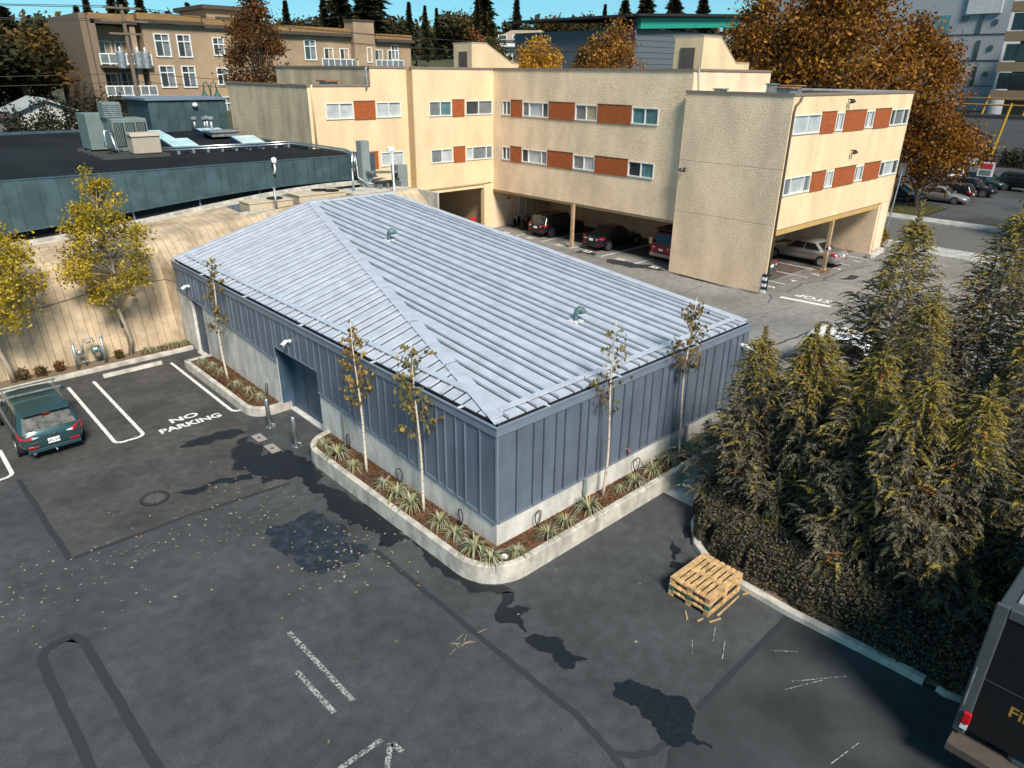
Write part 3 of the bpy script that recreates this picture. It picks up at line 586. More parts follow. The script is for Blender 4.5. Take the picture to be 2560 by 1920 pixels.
# ================================================================== YOUNG BIRCHES
def birch(x, y, z, H, nleaf, seed, label, pal, lean=(0, 0), bare=.35, wr=.55):
    r = random.Random(seed); rg = np.random.default_rng(seed)
    t = thing('birch_tree', label, 'tree', (x, y, z), group='young birches around the metal building')
    P = []; n = 14
    for i in range(n+1):
        f = i/n; P.append(Vector((x+lean[0]*f+.04*math.sin(f*7+seed), y+lean[1]*f+.04*math.cos(f*6+seed*2), z+H*f)))
    MB().path(P, [.038*(1-.82*i/n)+.004 for i in range(n+1)], 8).build('trunk', birch_bark, t, smooth=True)
    mb = MB(); L = []; D = []
    for b in range(24):
        f = bare+(.95-bare)*b/24; p = P[int(f*n)].lerp(P[min(n, int(f*n)+1)], f*n-int(f*n)); a = r.uniform(0, 6.28); l = wr*1.45*(1-f*.72)*r.uniform(.6, 1.25)
        d = Vector((math.cos(a), math.sin(a), r.uniform(.9, 1.8))).normalized(); q = p+d*l*.6; e = q+(d+Vector((math.cos(a)*.4, math.sin(a)*.4, -.15))).normalized()*l*.6
        mb.path([p, q, e], [.010*(1-f*.6), .006, .003], 5)
        k = max(1, int(nleaf*1.7/24*(1.2-f*.4)))
        for j in range(k):
            u = r.uniform(.25, 1.05); c = p.lerp(q, min(1, u*2)) if u < .5 else q.lerp(e, min(1, u*2-1)); L.append(c+Vector((r.gauss(0, .05), r.gauss(0, .05), r.gauss(-.03, .05)))); D.append((r.gauss(0, .4), r.gauss(0, .4), -1))
    mb.build('branches', M('birch_twig', (.22, .11, .07), .85), t)
    o = leaves('leaves', [tuple(v) for v in L], .11, LEAF, t, pal, .8, dirs=D, rng=rg, org=(x, y, z))
PALB = ((.30, .20, .05), (.36, .22, .05), (.18, .15, .05), (.12, .12, .05), (.28, .15, .04), (.42, .29, .08))
PALG = ((.15, .15, .07), (.2, .17, .06), (.26, .19, .05), (.10, .11, .06), (.32, .22, .06))
birch(-.74, 4.57, RPZ-.06, 4.3, 250, 11, 'slim white birch with yellow leaves in the long planter, nearer the wide door', PALB, (.05, .3), .42, .6)
birch(-.73, 1.91, RPZ-.06, 4.5, 260, 12, 'slim white birch with olive-yellow leaves in the long planter, nearer the rounded corner', PALG, (.0, .25), .42, .75)
birch(3.13, -.69, RPZ-.06, 4.9, 90, 13, 'nearly bare slim birch in front of the sunlit metal wall', PALG, (-.1, -.1), .48, .75)
birch(6.31, -.77, RPZ-.06, 4.9, 230, 14, 'slim birch with small brown leaves near the right-hand end of the sunlit wall', ((.20, .13, .05), (.27, .17, .05), (.12, .11, .05)), (-.2, -.1), .5, .75)
birch(-.89, 13.74, LPZ-.05, 4.6, 210, 15, 'slim birch with greyish leaves in the short planter', ((.18, .16, .08), (.25, .18, .07), (.13, .13, .07), (.3, .2, .05)), (.1, .2), .36, .5)
# ================================================================== SMALL YARD THINGS
for (x, y, l) in ((-1.24, 9.63, 'stainless steel bollard in front of the wide door, left of its twin'), (-1.22, 7.9, 'stainless steel bollard beside the long planter, right of its twin')):
    t = thing('bollard', l, 'bollard', (x, y, 0), group='stainless bollards at the wide door')
    MB().lathe([(.07, .012), (.07, 1.0), (.05, 1.03), (.0, 1.04)], 20, (x, y, 0)).build('post', steel, t, smooth=True); MB().lathe([(.13, .012), (.13, .03), (.07, .035)], 20, (x, y, 0)).build('base_plate', steel, t)
    MB().tube((x+.13, y-.08, .12), (x+.06, y-.03, .12), .03, n=10).tube((x+.13, y-.09, .02), (x+.13, y-.09, .12), .02).build('padlock', galv, t)
for (y0, y1, l) in ((8.87, 9.47, 'farther from'), (7.93, 8.58, 'nearer to')):
    t = thing('utility_cover', f'rectangular concrete utility cover set in asphalt, {l} the long planter', 'cover', (-1.82, (y0+y1)/2, .013), group='utility covers by the bollards')
    B(-2.0, y0, .004, -1.64, y1, .02).build('frame', iron, t); B(-1.97, y0+.03, .02, -1.67, y1-.03, .026).build('lid', cover_stone, t, bevel=.004); B(-1.87, (y0+y1)/2-.05, .026, -1.78, (y0+y1)/2+.05, .029).build('plaque', iron, t)
t = thing('manhole_cover', 'round cast iron manhole cover in the asphalt', 'cover', (-5.41, 7.76, .01))
MB().lathe([(.37, .004), (.37, .018), (.325, .02)], 32, (-5.41, 7.76, 0)).build('frame', gutter_dark, t); MB().lathe([(.32, .014), (.32, .022), (0, .023)], 32, (-5.41, 7.76, 0)).build('lid', M('lid_dark', (.04, .04, .04), .7), t)
mb = MB()
for i in range(-4, 5):
    for j in range(-4, 5):
        if i*i+j*j < 17: mb.box(-5.41+i*.062-.022, 7.76+j*.062-.012, .022, -5.41+i*.062+.022, 7.76+j*.062+.012, .034)
mb.build('tread', M('tread_worn', (.20, .19, .18), .5, .4, var=.3, scale=15), t)
t = tag(MB().prism([(-4.05, 17.45, .01), (-4.05, 17.63, .01), (-4.05, 17.60, .14), (-4.05, 17.48, .14)], (2.1, 0, 0)).build('wheel_stop', conc_kerb, bevel=.012, org=(-3, 17.54, 0)), 'concrete wheel stop bar at the head of the no parking bay', 'wheel stop')
# kerb strip along the board-marked wall with its planting
B(-16, 18.30, 0, -.42, 18.52, .15).build('kerb', conc_kerb, kind='structure', bevel=.015)
sheet('planting_strip', [(-16, 18.5), (-.02, 18.5), (-.02, 19.6), (-16, 19.6)], .11, soil); sheet('mulch_strip', blob([(-2.4, 18.53), (-.05, 18.53), (-.05, 19.3), (-2.2, 19.3)], .03, 3, 3), .118, mulch)
for k, (x, y) in enumerate(((-4.56, 18.78), (-3.57, 18.85))):
    t = thing('steel_post', ['galvanised guard post left of the gas meter', 'galvanised guard post right of the gas meter'][k], 'post', (x, y, .11), group='guard posts of the gas meter')
    MB().lathe([(.055, .10), (.055, 1.13)], 14, (x, y, 0)).build('pipe', galv, t, smooth=True); MB().lathe([(.055, 1.13), (.05, 1.17), (.02, 1.19)], 14, (x, y, 0)).build('cap', galv, t, smooth=True)
t = thing('gas_meter', 'grey-green gas meter with pipework between two guard posts', 'gas meter', (-4.1, 19.0, .11))
mb = MB(); X, Y = -4.22, 18.98
mb.path([(X, Y, .1), (X, Y, .55), (X-.02, Y, .62), (X-.1, Y, .66)], .035, 10).path([(X, Y, .6), (X, Y, .9), (X+.02, Y, .98), (X+.3, Y+.02, 1.0)], .03, 10).path([(X+.08, Y+.06, .95), (X+.1, Y+.06, 1.12), (X+.4, Y+.06, 1.14), (X+.42, Y+.03, .95)], .028, 10)
mb.build('pipework', galv, t, smooth=True); MB().lathe([(.04, -.09), (.1, -.06), (.12, 0), (.1, .06), (.04, .09)], 14, (X-.14, Y-.03, .68), 'y').build('regulator', galv, t, smooth=True)
MB().tube((X-.12, Y, .3), (X+.12, Y, .3), .03).build('valve', galv, t)
md = MB().prism([(X+.27, Y-.12, .82), (X+.58, Y-.12, .82), (X+.58, Y-.12, .55), (X+.5, Y-.12, .38), (X+.35, Y-.12, .38), (X+.27, Y-.12, .55)], (0, .2, 0)).box(X+.25, Y-.14, .64, X+.6, Y+.1, .69).build('meter_body', green_patina, t, bevel=.03)
B(X+.32, Y-.135, .71, X+.46, Y-.12, .79).build('dial', white_plastic, md); B(X+.38, Y-.135, .46, X+.47, Y-.12, .56).build('seal', M('red_seal', (.45, .15, .1), .6), md)
def shrub(x, y, z, R, H, n, seed, label, pal, name='shrub', size=.09, group=None, stems=5):
    rg = np.random.default_rng(seed); r = random.Random(seed); t = thing(name, label, 'shrub', (x, y, z), group=group)
    d = rg.normal(size=(n, 3)); d /= np.linalg.norm(d, axis=1)[:, None]; rad = rg.uniform(.35, 1, n)**.6*(1+.3*np.sin(d[:, 0]*5+seed)*np.cos(d[:, 1]*6))
    P = d*rad[:, None]*np.array([R, R, H*.5])+np.array([0, 0, H*.55]); mb = MB()
    for i in range(stems): a = r.uniform(0, 6.28); mb.tube((x, y, z), (x+R*.6*math.cos(a), y+R*.6*math.sin(a), z+H*.7), .012, .005, 5)
    mb.build('stems', bark, t); leaves('leaves', P, size, LEAF, t, pal, .6, rng=rg); return t
PS = ((.12, .075, .02), (.08, .06, .015), (.16, .09, .02), (.05, .045, .015))
for k, (x, y, R, H, l) in enumerate(((-6.3, 18.95, .24, .45, 'farthest left, beside the hatchback'), (-5.72, 18.98, .24, .38, 'second from the left'), (-5.12, 18.98, .2, .42, 'thin and reddish, left of the gas meter'), (-3.05, 18.95, .2, .35, 'low, between the gas meter and the staked tree'))):
    shrub(x, y, .11, R, H, 420, 40+k, 'small brown-green shrub at the board-marked wall, '+l, PS if k != 2 else ((.2, .07, .02), (.12, .06, .02)), size=.07)
for i, (x, y, s) in enumerate(((-2.0, 18.95, .8), (-1.7, 18.9, .7), (-1.2, 18.95, .8), (-.75, 18.9, .9), (-.4, 18.95, .8))): grass(x, y, .11, s, f'yellowish sedge clump at the foot of the board-marked wall, {ordinal(i)} from the staked tree', 'sedge clumps in the planters')
# ================================================================== BOARD-MARKED CONCRETE BUILDING
cb = thing('concrete_building', 'board-marked concrete building with a curved battered wall behind the parking bays', 'building', (-4, 22, 0))
zc = lambda X: 4.02+1.1*smooth01((X+6)/16)                 # height of the coping
zj = lambda X: 2.15+.14*max(-2, min(3.5, X+6.5))            # construction joint
zbend = lambda X: zc(X)-.33+.12*smooth01((X+3)/6)
def prof(X):
    zb_, zt = zbend(X), zc(X); j = zj(X)
    Yb = 20.75+.2*smooth01((X+3)/6)
    lo = [(19.32, 0), (19.45, .7), (19.66, 1.4), (19.93, j)]
    hi = [(19.99, j+.02), (20.22, j+.5), (20.46, zb_-.62), (Yb-.12, zb_-.22), (Yb+.05, zb_-.06), (Yb+.35, zb_+.02)]
    if X > -.37:
        lo = [(19.3, 0), (19.3, .7), (19.3, 1.4), (19.3, j)]; hi = [(19.3, j+.02), (19.32, j+.5), (20.3, zb_-.5), (Yb-.12, zb_-.2), (Yb+.05, zb_-.05), (Yb+.3, zb_+.02)]
    return lo, hi
r = random.Random(3); X = -17.5
while X < 13.1:
    w = r.choice([.22, .3, .34, .26, .4]); X1 = min(X+w, 13.2); g = .008
    if X < -.36 < X1-.001: X1 = -.36
    for part in (0, 1):
        dp = r.uniform(-.012, .014)
        if part == 0 and X > -.37: continue
        A_, B_ = prof(X+.001)[part], prof(X1-.001)[part]; V = []; F = []
        if part == 1 and X < 3.6: A_ = A_+[(23.9, zc(X)-.06)]; B_ = B_+[(23.9, zc(X1)-.06)]
        for (ya, za), (yb, zb_) in zip(A_, B_): V += [(X+g, ya+dp, za), (X1-g, yb+dp, zb_)]
        for i in range(len(A_)-1): F.append((2*i, 2*i+1, 2*i+3, 2*i+2))
        k = len(V); V += [(x, y+.06, z-.02) for (x, y, z) in V]     # give the strip its edge depth
        for i in range(len(A_)-1): F += [(2*i, 2*i+2, k+2*i+2, k+2*i), (2*i+1, k+2*i+1, k+2*i+3, 2*i+3)]
        F += [(0, k, k+1, 1)]
        MB().add(V, F).build('concrete_strip', conc_board, cb)
    X = X1
# solid core just behind the strips, coping and the plant well
mb = MB(); V = []; F = []; Xs = [-17.5+i*.7 for i in range(43)]+[-.38, -.36, 13.1]; Xs = sorted(x for x in Xs if x <= 13.1)
for x in Xs:
    lo, hi = prof(x); pr = [(y+.035, z-.012) for y, z in lo+hi]+[(23.9, zc(x)-.09)]
    if x > 3.6: pr[-1] = (21.75, zbend(x)-.05)
    V += [(x, y, z) for y, z in pr]
m_ = 11
for i in range(len(Xs)-1):
    for k in range(m_-1): F.append((i*m_+k, (i+1)*m_+k, (i+1)*m_+k+1, i*m_+k+1))
MB().add(V, F).build('core_wall', M('joint_concrete', (.16, .13, .10), .95, var=.2), cb)
mb = MB()
for a, b in zip(Xs, Xs[1:]): mb.prism([(a, 23.85, zc(a)-.08), (b, 23.85, zc(b)-.08), (b, 23.85, zc(b)+.06), (a, 23.85, zc(a)+.06)], (0, .28, 0)); mb.prism([(a, 23.62, zc(a)-.10), (b, 23.62, zc(b)-.10), (b, 23.62, zc(b)-.03), (a, 23.62, zc(a)-.03)], (0, .16, 0))
mb.build('coping', conc_kerb, cb)
mb = MB(); mb.box(13.1, 19.3, 0, 13.22, 24.2, zbend(13)); mb.box(9.6, 21.6, 3.9, 13.1, 23.6, zbend(13)-.02); mb.box(3.6, 21.7, 3.7, 9.6, 23.62, 3.78); mb.box(3.5, 21.5, 3.7, 3.6, 23.62, zbend(3.6))
mb.box(3.6, 21.55, 3.7, 9.6, 21.75, zbend(6)-.08); mb.build('well_floor', conc_kerb, cb)
xx = 3.62
while xx < 9.5:
    w = random.choice([.42, .55, .36]); x1 = min(xx+w, 9.6); MB().prism([(xx+.01, 23.6, 3.78), (x1-.01, 23.6, 3.78), (x1-.01, 23.6, zc(x1)-.12), (xx+.01, 23.6, zc(xx)-.12)], (0, .03, 0)).build('well_panel', metal_wall, cb); xx = x1
def ac_unit(x0, y0, z0, x1, y1, z1, label, fans):
    t = thing('condenser_unit', label, 'air conditioner', ((x0+x1)/2, (y0+y1)/2, z0), group='tan condensers in the roof well'); tanm = M('tan_sheet', (.55, .45, .32), .6, var=.12, scale=5)
    B(x0, y0, z0, x1, y1, z1).build('cabinet', tanm, t, bevel=.02); B(x0-.03, y0-.03, z1, x1+.03, y1+.03, z1+.05).build('top_plate', tanm, t, bevel=.01)
    for (fx, fy) in fans:
        MB().lathe([(.36, z1+.05), (.38, z1+.1), (.33, z1+.1), (.33, z1+.06), (0, z1+.055)], 20, (fx, fy, 0)).build('fan_ring', gutter_dark, t)
    mb = MB()
    for i in range(6): mb.box(x0-.012, y0+.1, z0+.15+i*.11, x0, y1-.1, z0+.2+i*.11)
    mb.build('louvre', grey_paint, t)
ac_unit(4.25, 21.85, 3.79, 6.4, 23.0, 4.93, 'tan condenser unit in the roof well behind the metal hip', [(5.75, 22.4)])
ac_unit(6.75, 21.85, 3.79, 9.3, 23.1, 5.03, 'larger tan condenser unit with two fans left of the white pole', [(8.3, 22.75), (8.7, 22.2)])
for (x, y, z1, l) in ((5.3, 21.35, 5.6, 'short grey vent stack behind the metal hip'), (10.2, 22.6, 5.95, 'short grey vent stack at the end of the roof well')):
    t = thing('vent_stack', l, 'vent', (x, y, 4.6)); MB().lathe([(.055, 4.4), (.055, z1)], 12, (x, y, 0)).build('pipe', galv, t, smooth=True); MB().lathe([(.055, z1), (.09, z1+.02), (.09, z1+.06), (.02, z1+.08)], 12, (x, y, 0)).build('cap', galv, t)
t = thing('lamp_pole', 'thin white pole with small lamp head beside the rooftop ducts', 'lamp', (11.9, 21.4, 4.9)); MB().tube((11.9, 21.4, 4.8), (11.9, 21.4, 7.0), .05, n=10).build('pole', white_plastic, t); B(11.62, 21.3, 6.86, 11.98, 21.5, 7.08).build('lamp_head', white_plastic, t, bevel=.03)
t = thing('rooftop_duct', 'grey rooftop duct run with two upright housings and black pipes', 'duct', (12.4, 22.6, 4.9))
z0 = zbend(12)-.02
B(11.25, 23.3, z0-.05, 11.75, 23.8, 7.25).build('riser', grey_paint, t, bevel=.01); B(14.1, 24.2, 4.2, 14.75, 24.9, 5.75).build('housing', grey_paint, t, bevel=.01)
MB().prism([(11.4, 22.9, z0+.75), (11.4, 23.2, z0+.75), (14.3, 24.6, 5.3), (14.3, 24.3, 5.3)], (0, 0, .12)).build('cable_tray', galv, t)
mb = MB()
for k in range(4): mb.path([(11.6, 22.6+k*.14, z0+.25), (12.4, 22.4+k*.14, z0+.3), (12.9, 22.8+k*.1, z0+.25), (14.2, 24.3+k*.1, 5.0)], .05, 7)
mb.build('pipes', black_rubber, t, smooth=True)
mb = MB()
for k in range(4): mb.box(11.7+k*.42, 22.3, z0-.02, 11.78+k*.42, 23.0, z0+.22+.05*(k % 2))
mb.build('supports', galv, t); MB().path([(11.2, 23.9, 6.6), (11.15, 23.75, 6.4), (11.12, 23.6, 5.4), (11.3, 23.2, 5.15), (11.6, 22.8, 5.1)], .045, 8).build('conduit', galv, t, smooth=True)
# ================================================================== DARK-ROOFED BUILDING
db = thing('dark_roof_building', 'flat dark-roofed building with teal seamed metal fascia behind the concrete wall', 'building', (-4, 35, 0))
ZR = 6.42; zbb = lambda X: 4.36+.92*smooth01((X+8)/16)
mb = MB(); mb.box(-25, 24.75, 3.5, 12.8, 50.3, ZR-.12); mb.build('wall', gutter_dark, db)
MB().prism([(-25, 24.55, ZR-.12), (12.85, 24.55, ZR-.12), (12.85, 29.4, ZR-.12), (11.7, 29.4, ZR-.12), (11.7, 50.3, ZR-.12), (-25, 50.3, ZR-.12)], (0, 0, .07)).build('roof', roof_dark, db)
r = random.Random(5); xx = -25
while xx < 12.8:
    w = r.choice([.62, .42, .74, .5]); x1 = min(xx+w, 12.85); zt = ZR+r.uniform(-.004, .004)
    mb = MB(); mb.prism([(xx+.006, 24.5, zbb(xx)), (x1-.006, 24.5, zbb(x1)), (x1-.006, 24.5, zt), (xx+.006, 24.5, zt)], (0, .06, 0)); mb.box(xx+.006, 24.5, zt-.02, x1-.006, 24.85, zt+.02)
    mb.box(xx-.014, 24.455, zbb(xx)+.02, xx+.012, 24.5, zt+.05); mb.build('fascia_panel', metal_teal, db); xx = x1
mb = MB()
for i in range(-25, 13, 2): a, b = i, min(i+2, 12.85); mb.prism([(a, 24.42, zbb(a)-.09), (b, 24.42, zbb(b)-.09), (b, 24.42, zbb(b)), (a, 24.42, zbb(a))], (0, .12, 0)); 
mb.build('gutter', metal_teal, db)
for i in range(-12, 13, 3): B(i, 24.62, 4.0, i+.07, 24.76, zbb(i)).build('mullion', metal_trim, db)
mb = MB(); mb.box(-25, 50.1, ZR-.1, 11.7, 50.4, ZR+.12); mb.box(11.45, 29.5, ZR-.1, 11.75, 50.1, ZR+.1); mb.build('parapet', metal_teal, db)
# roof box clad in panels
mb = MB(); mb.box(8.2, 46.2, ZR-.1, 13.6, 51, 8.55); ph = mb.build('roof_box', metal_teal, db); B(8.0, 46.0, 8.55, 13.8, 51.2, 8.7).build('roof_box_cap', metal_trim, ph)
for x in np.arange(8.2, 13.5, .62): B(x, 46.15, ZR, x+.58, 46.2, 8.5).build('cladding_panel', metal_teal, ph)
t = thing('box_lamp', 'small round wall lamp on the clad roof box', 'lamp', (11.4, 46.1, 8.3)); MB().lathe([(.05, -.2), (.18, -.14), (.2, 0), (.1, .12)], 12, (11.4, 46.0, 8.25)).build('globe', white_plastic, t, smooth=True); B(11.36, 46.0, 8.2, 11.44, 46.14, 8.3).build('bracket', galv, t)
for k, (x0, y0, x1, y1, l) in enumerate(((6.1, 39.1, 7.35, 41.9, 'behind the tan box'), (5.0, 32.9, 6.6, 34.9, 'nearest the tan box'), (9.6, 38.9, 11.3, 41.9, 'farthest, next to the round vents'), (9.0, 32.9, 10.57, 34.7, 'nearest the apartment wall'))):
    t = thing('skylight', 'sloped glass skylight on the dark roof, '+l, 'skylight', ((x0+x1)/2, (y0+y1)/2, ZR-.05), group='skylights on the dark roof')
    mb = MB(); mb.hexa([(x0, y0, ZR-.05), (x1, y0, ZR-.05), (x1, y1, ZR-.05), (x0, y1, ZR-.05), (x0, y0, ZR+.1), (x1, y0, ZR+.1), (x1, y1, ZR+.45), (x0, y1, ZR+.45)]); mb.build('kerb_frame', M('navy_frame', (.02, .03, .07), .5), t)
    e = .08; dz = lambda y: ZR+.1+(y-y0)/(y1-y0)*.35
    MB().prism([(x0+e, y0+e, dz(y0+e)+.004), (x1-e, y0+e, dz(y0+e)+.004), (x1-e, y1-e, dz(y1-e)+.004), (x0+e, y1-e, dz(y1-e)+.004)], (0, 0, .03)).build('pane', sky_glass, t)
t = thing('hvac_unit', 'tall grey-green rooftop air handler with louvred hood', 'air handler', (2.7, 33.6, ZR))
g1 = M('hvac_green', (.19, .24, .23), .55, .3, var=.12)
B(2.0, 32.6, ZR+.12, 3.75, 34.4, ZR+1.75).build('cabinet', g1, t, bevel=.02); B(1.2, 34.2, ZR+.12, 2.3, 36, ZR+1.95).build('rear_cabinet', g1, t, bevel=.02); hd = B(1.9, 33.2, ZR+1.75, 2.75, 34.2, ZR+2.55).build('hood', g1, t, bevel=.01)
for i in range(7): B(1.88, 33.16, ZR+1.82+i*.1, 2.77, 33.2, ZR+1.87+i*.1).build('hood_slat', galv, hd)
for a, b in ((2.08, 2.55), (2.65, 3.1), (3.2, 3.66)):
    g = B(a, 32.57, ZR+.35, b, 32.6, ZR+1.55).build('grille', gutter_dark, t)
    for i in range(5): B(a+.04+i*(b-a-.08)/5, 32.54, ZR+.38, a+.07+i*(b-a-.08)/5, 32.57, ZR+1.52).build('grille_bar', g1, g)
MB().path([(1.9, 32.4, ZR+1.2), (1.5, 32.3, ZR+1.2), (1.4, 32.2, ZR+.5), (1.7, 32.1, ZR+.3)], .07, 8).path([(1.95, 32.55, ZR+1.1), (1.75, 32.2, ZR+1.1), (1.8, 32.0, ZR+.3), (2.1, 31.9, ZR+.25)], .07, 8).build('pipe_loop', steel, t, smooth=True)
t = thing('roof_cooler', 'tan boxy evaporative cooler with a rounded lid beside the air handler', 'cooler', (3.0, 31.2, ZR)); ct = M('cooler_tan', (.40, .34, .27), .7, var=.12, scale=6)
B(2.35, 30.9, ZR+.1, 3.75, 31.7, ZR+.95).build('body', ct, t, bevel=.05); MB().prism([(2.3, 30.82, ZR+.95), (2.3, 31.78, ZR+.95), (2.3, 31.6, ZR+1.15), (2.3, 30.95, ZR+1.15)], (1.5, 0, 0)).build('lid', ct, t, bevel=.05)
for k, y in enumerate((30.5, 31.0, 31.7, 32.5, 33.5, 34.6, 35.8)): tag(B(.75+k*.02, y, ZR-.05, 4.0, y+.12, ZR+.1).build('roof_sleeper', M('sleeper_dark', (.05, .055, .055), .8), org=(2, y, ZR)), f'dark timber sleeper under the rooftop air handler, {ordinal(k)} from the fascia', 'sleeper', 'sleepers under the air handler')
t = thing('roof_pipes', 'bundled steel pipes on feet running across the dark roof', 'pipes', (8, 31, ZR))
for dy, dz_ in ((0, .16), (.16, .16), (.05, .28)): MB().path([(3.9, 31.4+dy, ZR+dz_), (8.9, 31.0+dy, ZR+dz_), (11.3, 31.2+dy, ZR+dz_), (11.35+dy, 25.2, ZR+dz_), (11.3+dy, 24.4, ZR+dz_-.1), (11.2+dy, 24.3, 5.4)], .045, 8).build('pipe', steel, t, smooth=True)
for i in range(9): B(4.6+i*.8, 31.1, ZR-.05, 4.72+i*.8, 31.65, ZR+.11).build('foot', galv, t)
for k, (x, y, h) in enumerate(((14.4-3.2, 48.4, .9), (10.9, 46.2-.9, .85), (10.9, 42.9, 1.0), (10.6, 41.4, 1.05), (11.1, 43.9, .9))):
    t = thing('roof_vent', f'mushroom-capped vent pipe on the dark roof, {ordinal(k)} counting from the roof box', 'vent', (x, y, ZR-.05), group='mushroom vents on the dark roof'); MB().lathe([(.1, ZR-.05), (.1, ZR+h)], 12, (x, y, 0)).build('pipe', galv, t, smooth=True); MB().lathe([(.1, ZR+h), (.24, ZR+h), (.24, ZR+h+.1), (.1, ZR+h+.2)], 12, (x, y, 0)).build('cap', galv, t)
t = thing('roof_hatch', 'flat grey roof hatch against the brick apartment wall', 'hatch', (10.6, 39.3, ZR)); B(9.6, 38.9, ZR-.05, 11.4, 40.3, ZR+.35).build('kerb', galv, t); B(9.5, 38.8, ZR+.35, 11.44, 40.4, ZR+.45).build('lid', galv, t, bevel=.02)
t = thing('fascia_lamp', 'small white gooseneck lamp on the teal fascia', 'lamp', (6.8, 24.45, 6.0)); MB().path([(6.8, 24.5, 5.85), (6.8, 24.3, 5.9), (6.8, 24.22, 6.1), (6.8, 24.25, 6.35)], .05, 8).build('arm', white_plastic, t, smooth=True); MB().lathe([(.05, 0), (.13, .05), (.13, .25), (.05, .3)], 12, (6.8, 24.25, 6.35)).build('globe', white_plastic, t, smooth=True)
# ================================================================== APARTMENT BUILDING
ap = thing('apartment_building', 'cream stucco L-shaped apartment block with cedar panels over open carports', 'building', (25.5, 20, 0))
UX, UY = (1, 0, 0), (0, 1, 0); NX, NY = (-1, 0, 0), (0, -1, 0)
ZW = ((7.94, 8.86), (5.0, 5.88))
GD, GB, GG, GT, GN = glass_dark, glass_blind, glass_grey, glass_teal, glass_tan
def bays(O, U, N, items):
    """items: (kind, u0, u1, row, cuts, glasses)"""
    for kd, a, b, row, cuts_, gl in items:
        z0, z1 = ZW[row]
        if kd == 'w': window(ap, O, U, N, a, b, z0, z1, cuts_, gl)
        else:
            p = fb(MB(), O, U, N, a+.01, b-.01, z0-.06, z1+.07, -.02, .05).build('wood_panel', wood_panel, ap); fb(MB(), O, U, N, a-.01, b+.01, z1+.07, z1+.10, -.02, .07).build('panel_cap', door_brown, p)
holes = lambda items: [(a, b, *ZW[row]) for kd, a, b, row, *_ in items if kd == 'w']
# right wing, facing the metal building
I1 = [('w', 27.2, 28.06, 0, [.5], [GD, GG]), ('p', 26.07, 27.18, 0, 0, 0), ('w', 23.6, 26.05, 0, [.23, .74], [GD, GB, GG]), ('p', 21.32, 23.58, 0, 0, 0), ('w', 19.46, 21.30, 0, [.5], [GN, GG]), ('p', 16.86, 19.45, 0, 0, 0), ('w', 14.94, 16.85, 0, [.5], [GT, GT]),
      ('w', 27.2, 28.06, 1, [.5], [GG, GD]), ('p', 26.07, 27.18, 1, 0, 0), ('w', 23.6, 26.05, 1, [.23, .74], [GG, GB, GD]), ('p', 21.32, 23.58, 1, 0, 0), ('w', 19.46, 21.30, 1, [.5], [GB, GG]), ('p', 16.86, 19.45, 1, 0, 0), ('w', 14.94, 16.85, 1, [.5], [GT, GD])]
O1 = (25.55, 0, 0); mb = MB(); facade(mb, O1, UY, NX, 12.9, 29.02, 2.85, 10.80, holes(I1)); mb.quad((25.55, 12.95, 9.5), (33.75, 12.95, 9.5), (33.75, 12.95, 10.8), (25.55, 12.95, 10.8))
mb.quad((33.75, 12.95, 2.85), (33.75, 42, 2.85), (33.75, 42, 10.8), (33.75, 12.95, 10.8)); mb.quad((16.07, 42, 0), (33.75, 42, 0), (33.75, 42, 10.8), (16.07, 42, 10.8)); mb.quad((25.55, 12.9, 2.85), (33.75, 12.9, 2.85), (33.75, 29.3, 2.85), (25.55, 29.3, 2.85)); mb.build('wall', stucco, ap); bays(O1, UY, NX, I1)
# left wing, front part and set-back part
I2 = [('w', 19.98, 21.85, 0, [.5], [GG, GT]), ('p', 21.9, 22.93, 0, 0, 0), ('w', 23.04, 25.45, 0, [.48], [GD, GG]), ('w', 20.02, 21.85, 1, [.5], [GG, GB]), ('p', 21.92, 22.94, 1, 0, 0), ('w', 23.04, 25.45, 1, [.25, .76], [GB, GG, GG])]
O2 = (0, 29.0, 0); mb = MB(); facade(mb, O2, UX, NY, 18.75, 25.56, 3.35, 10.80, holes(I2)); mb.build('wall', stucco_smooth, ap); bays(O2, UX, NY, I2)
I3 = [('w', 12.88, 14.74, 0, [.5], [GB, GB]), ('p', 14.8, 16.3, 0, 0, 0), ('w', 16.37, 18.22, 0, [.5], [GB, GB]), ('w', 12.88, 14.74, 1, [.5], [GB, GB]), ('p', 14.8, 16.3, 1, 0, 0), ('w', 16.5, 18.25, 1, [.45], [GB, GB])]
O3 = (0, 29.6, 0); mb = MB(); facade(mb, O3, UX, NY, 11.82, 18.76, 0, 9.78, holes(I3)); mb.quad((16.07, 29.6, 9.78), (18.76, 29.6, 9.78), (18.76, 29.6, 10.8), (16.07, 29.6, 10.8)); mb.build('wall', stucco_smooth, ap); bays(O3, UX, NY, I3)
B(18.74, 28.99, 0, 18.80, 29.62, 10.79).build('shade_toned_strip', stucco_trim_shade, ap)  # side face of the facade step, its shade put into a darker stucco
mb = MB(); mb.quad((11.82, 29.6, 0), (11.82, 40.7, 0), (11.82, 40.7, 9.78), (11.82, 29.6, 9.78)); mb.quad((11.82, 40.7, 0), (16.07, 40.7, 0), (16.07, 40.7, 9.78), (11.82, 40.7, 9.78)); mb.quad((16.07, 29.6, 9.5), (16.07, 42, 9.5), (16.07, 42, 10.8), (16.07, 29.6, 10.8)); mb.build('brick_side_wall', brickm, ap)
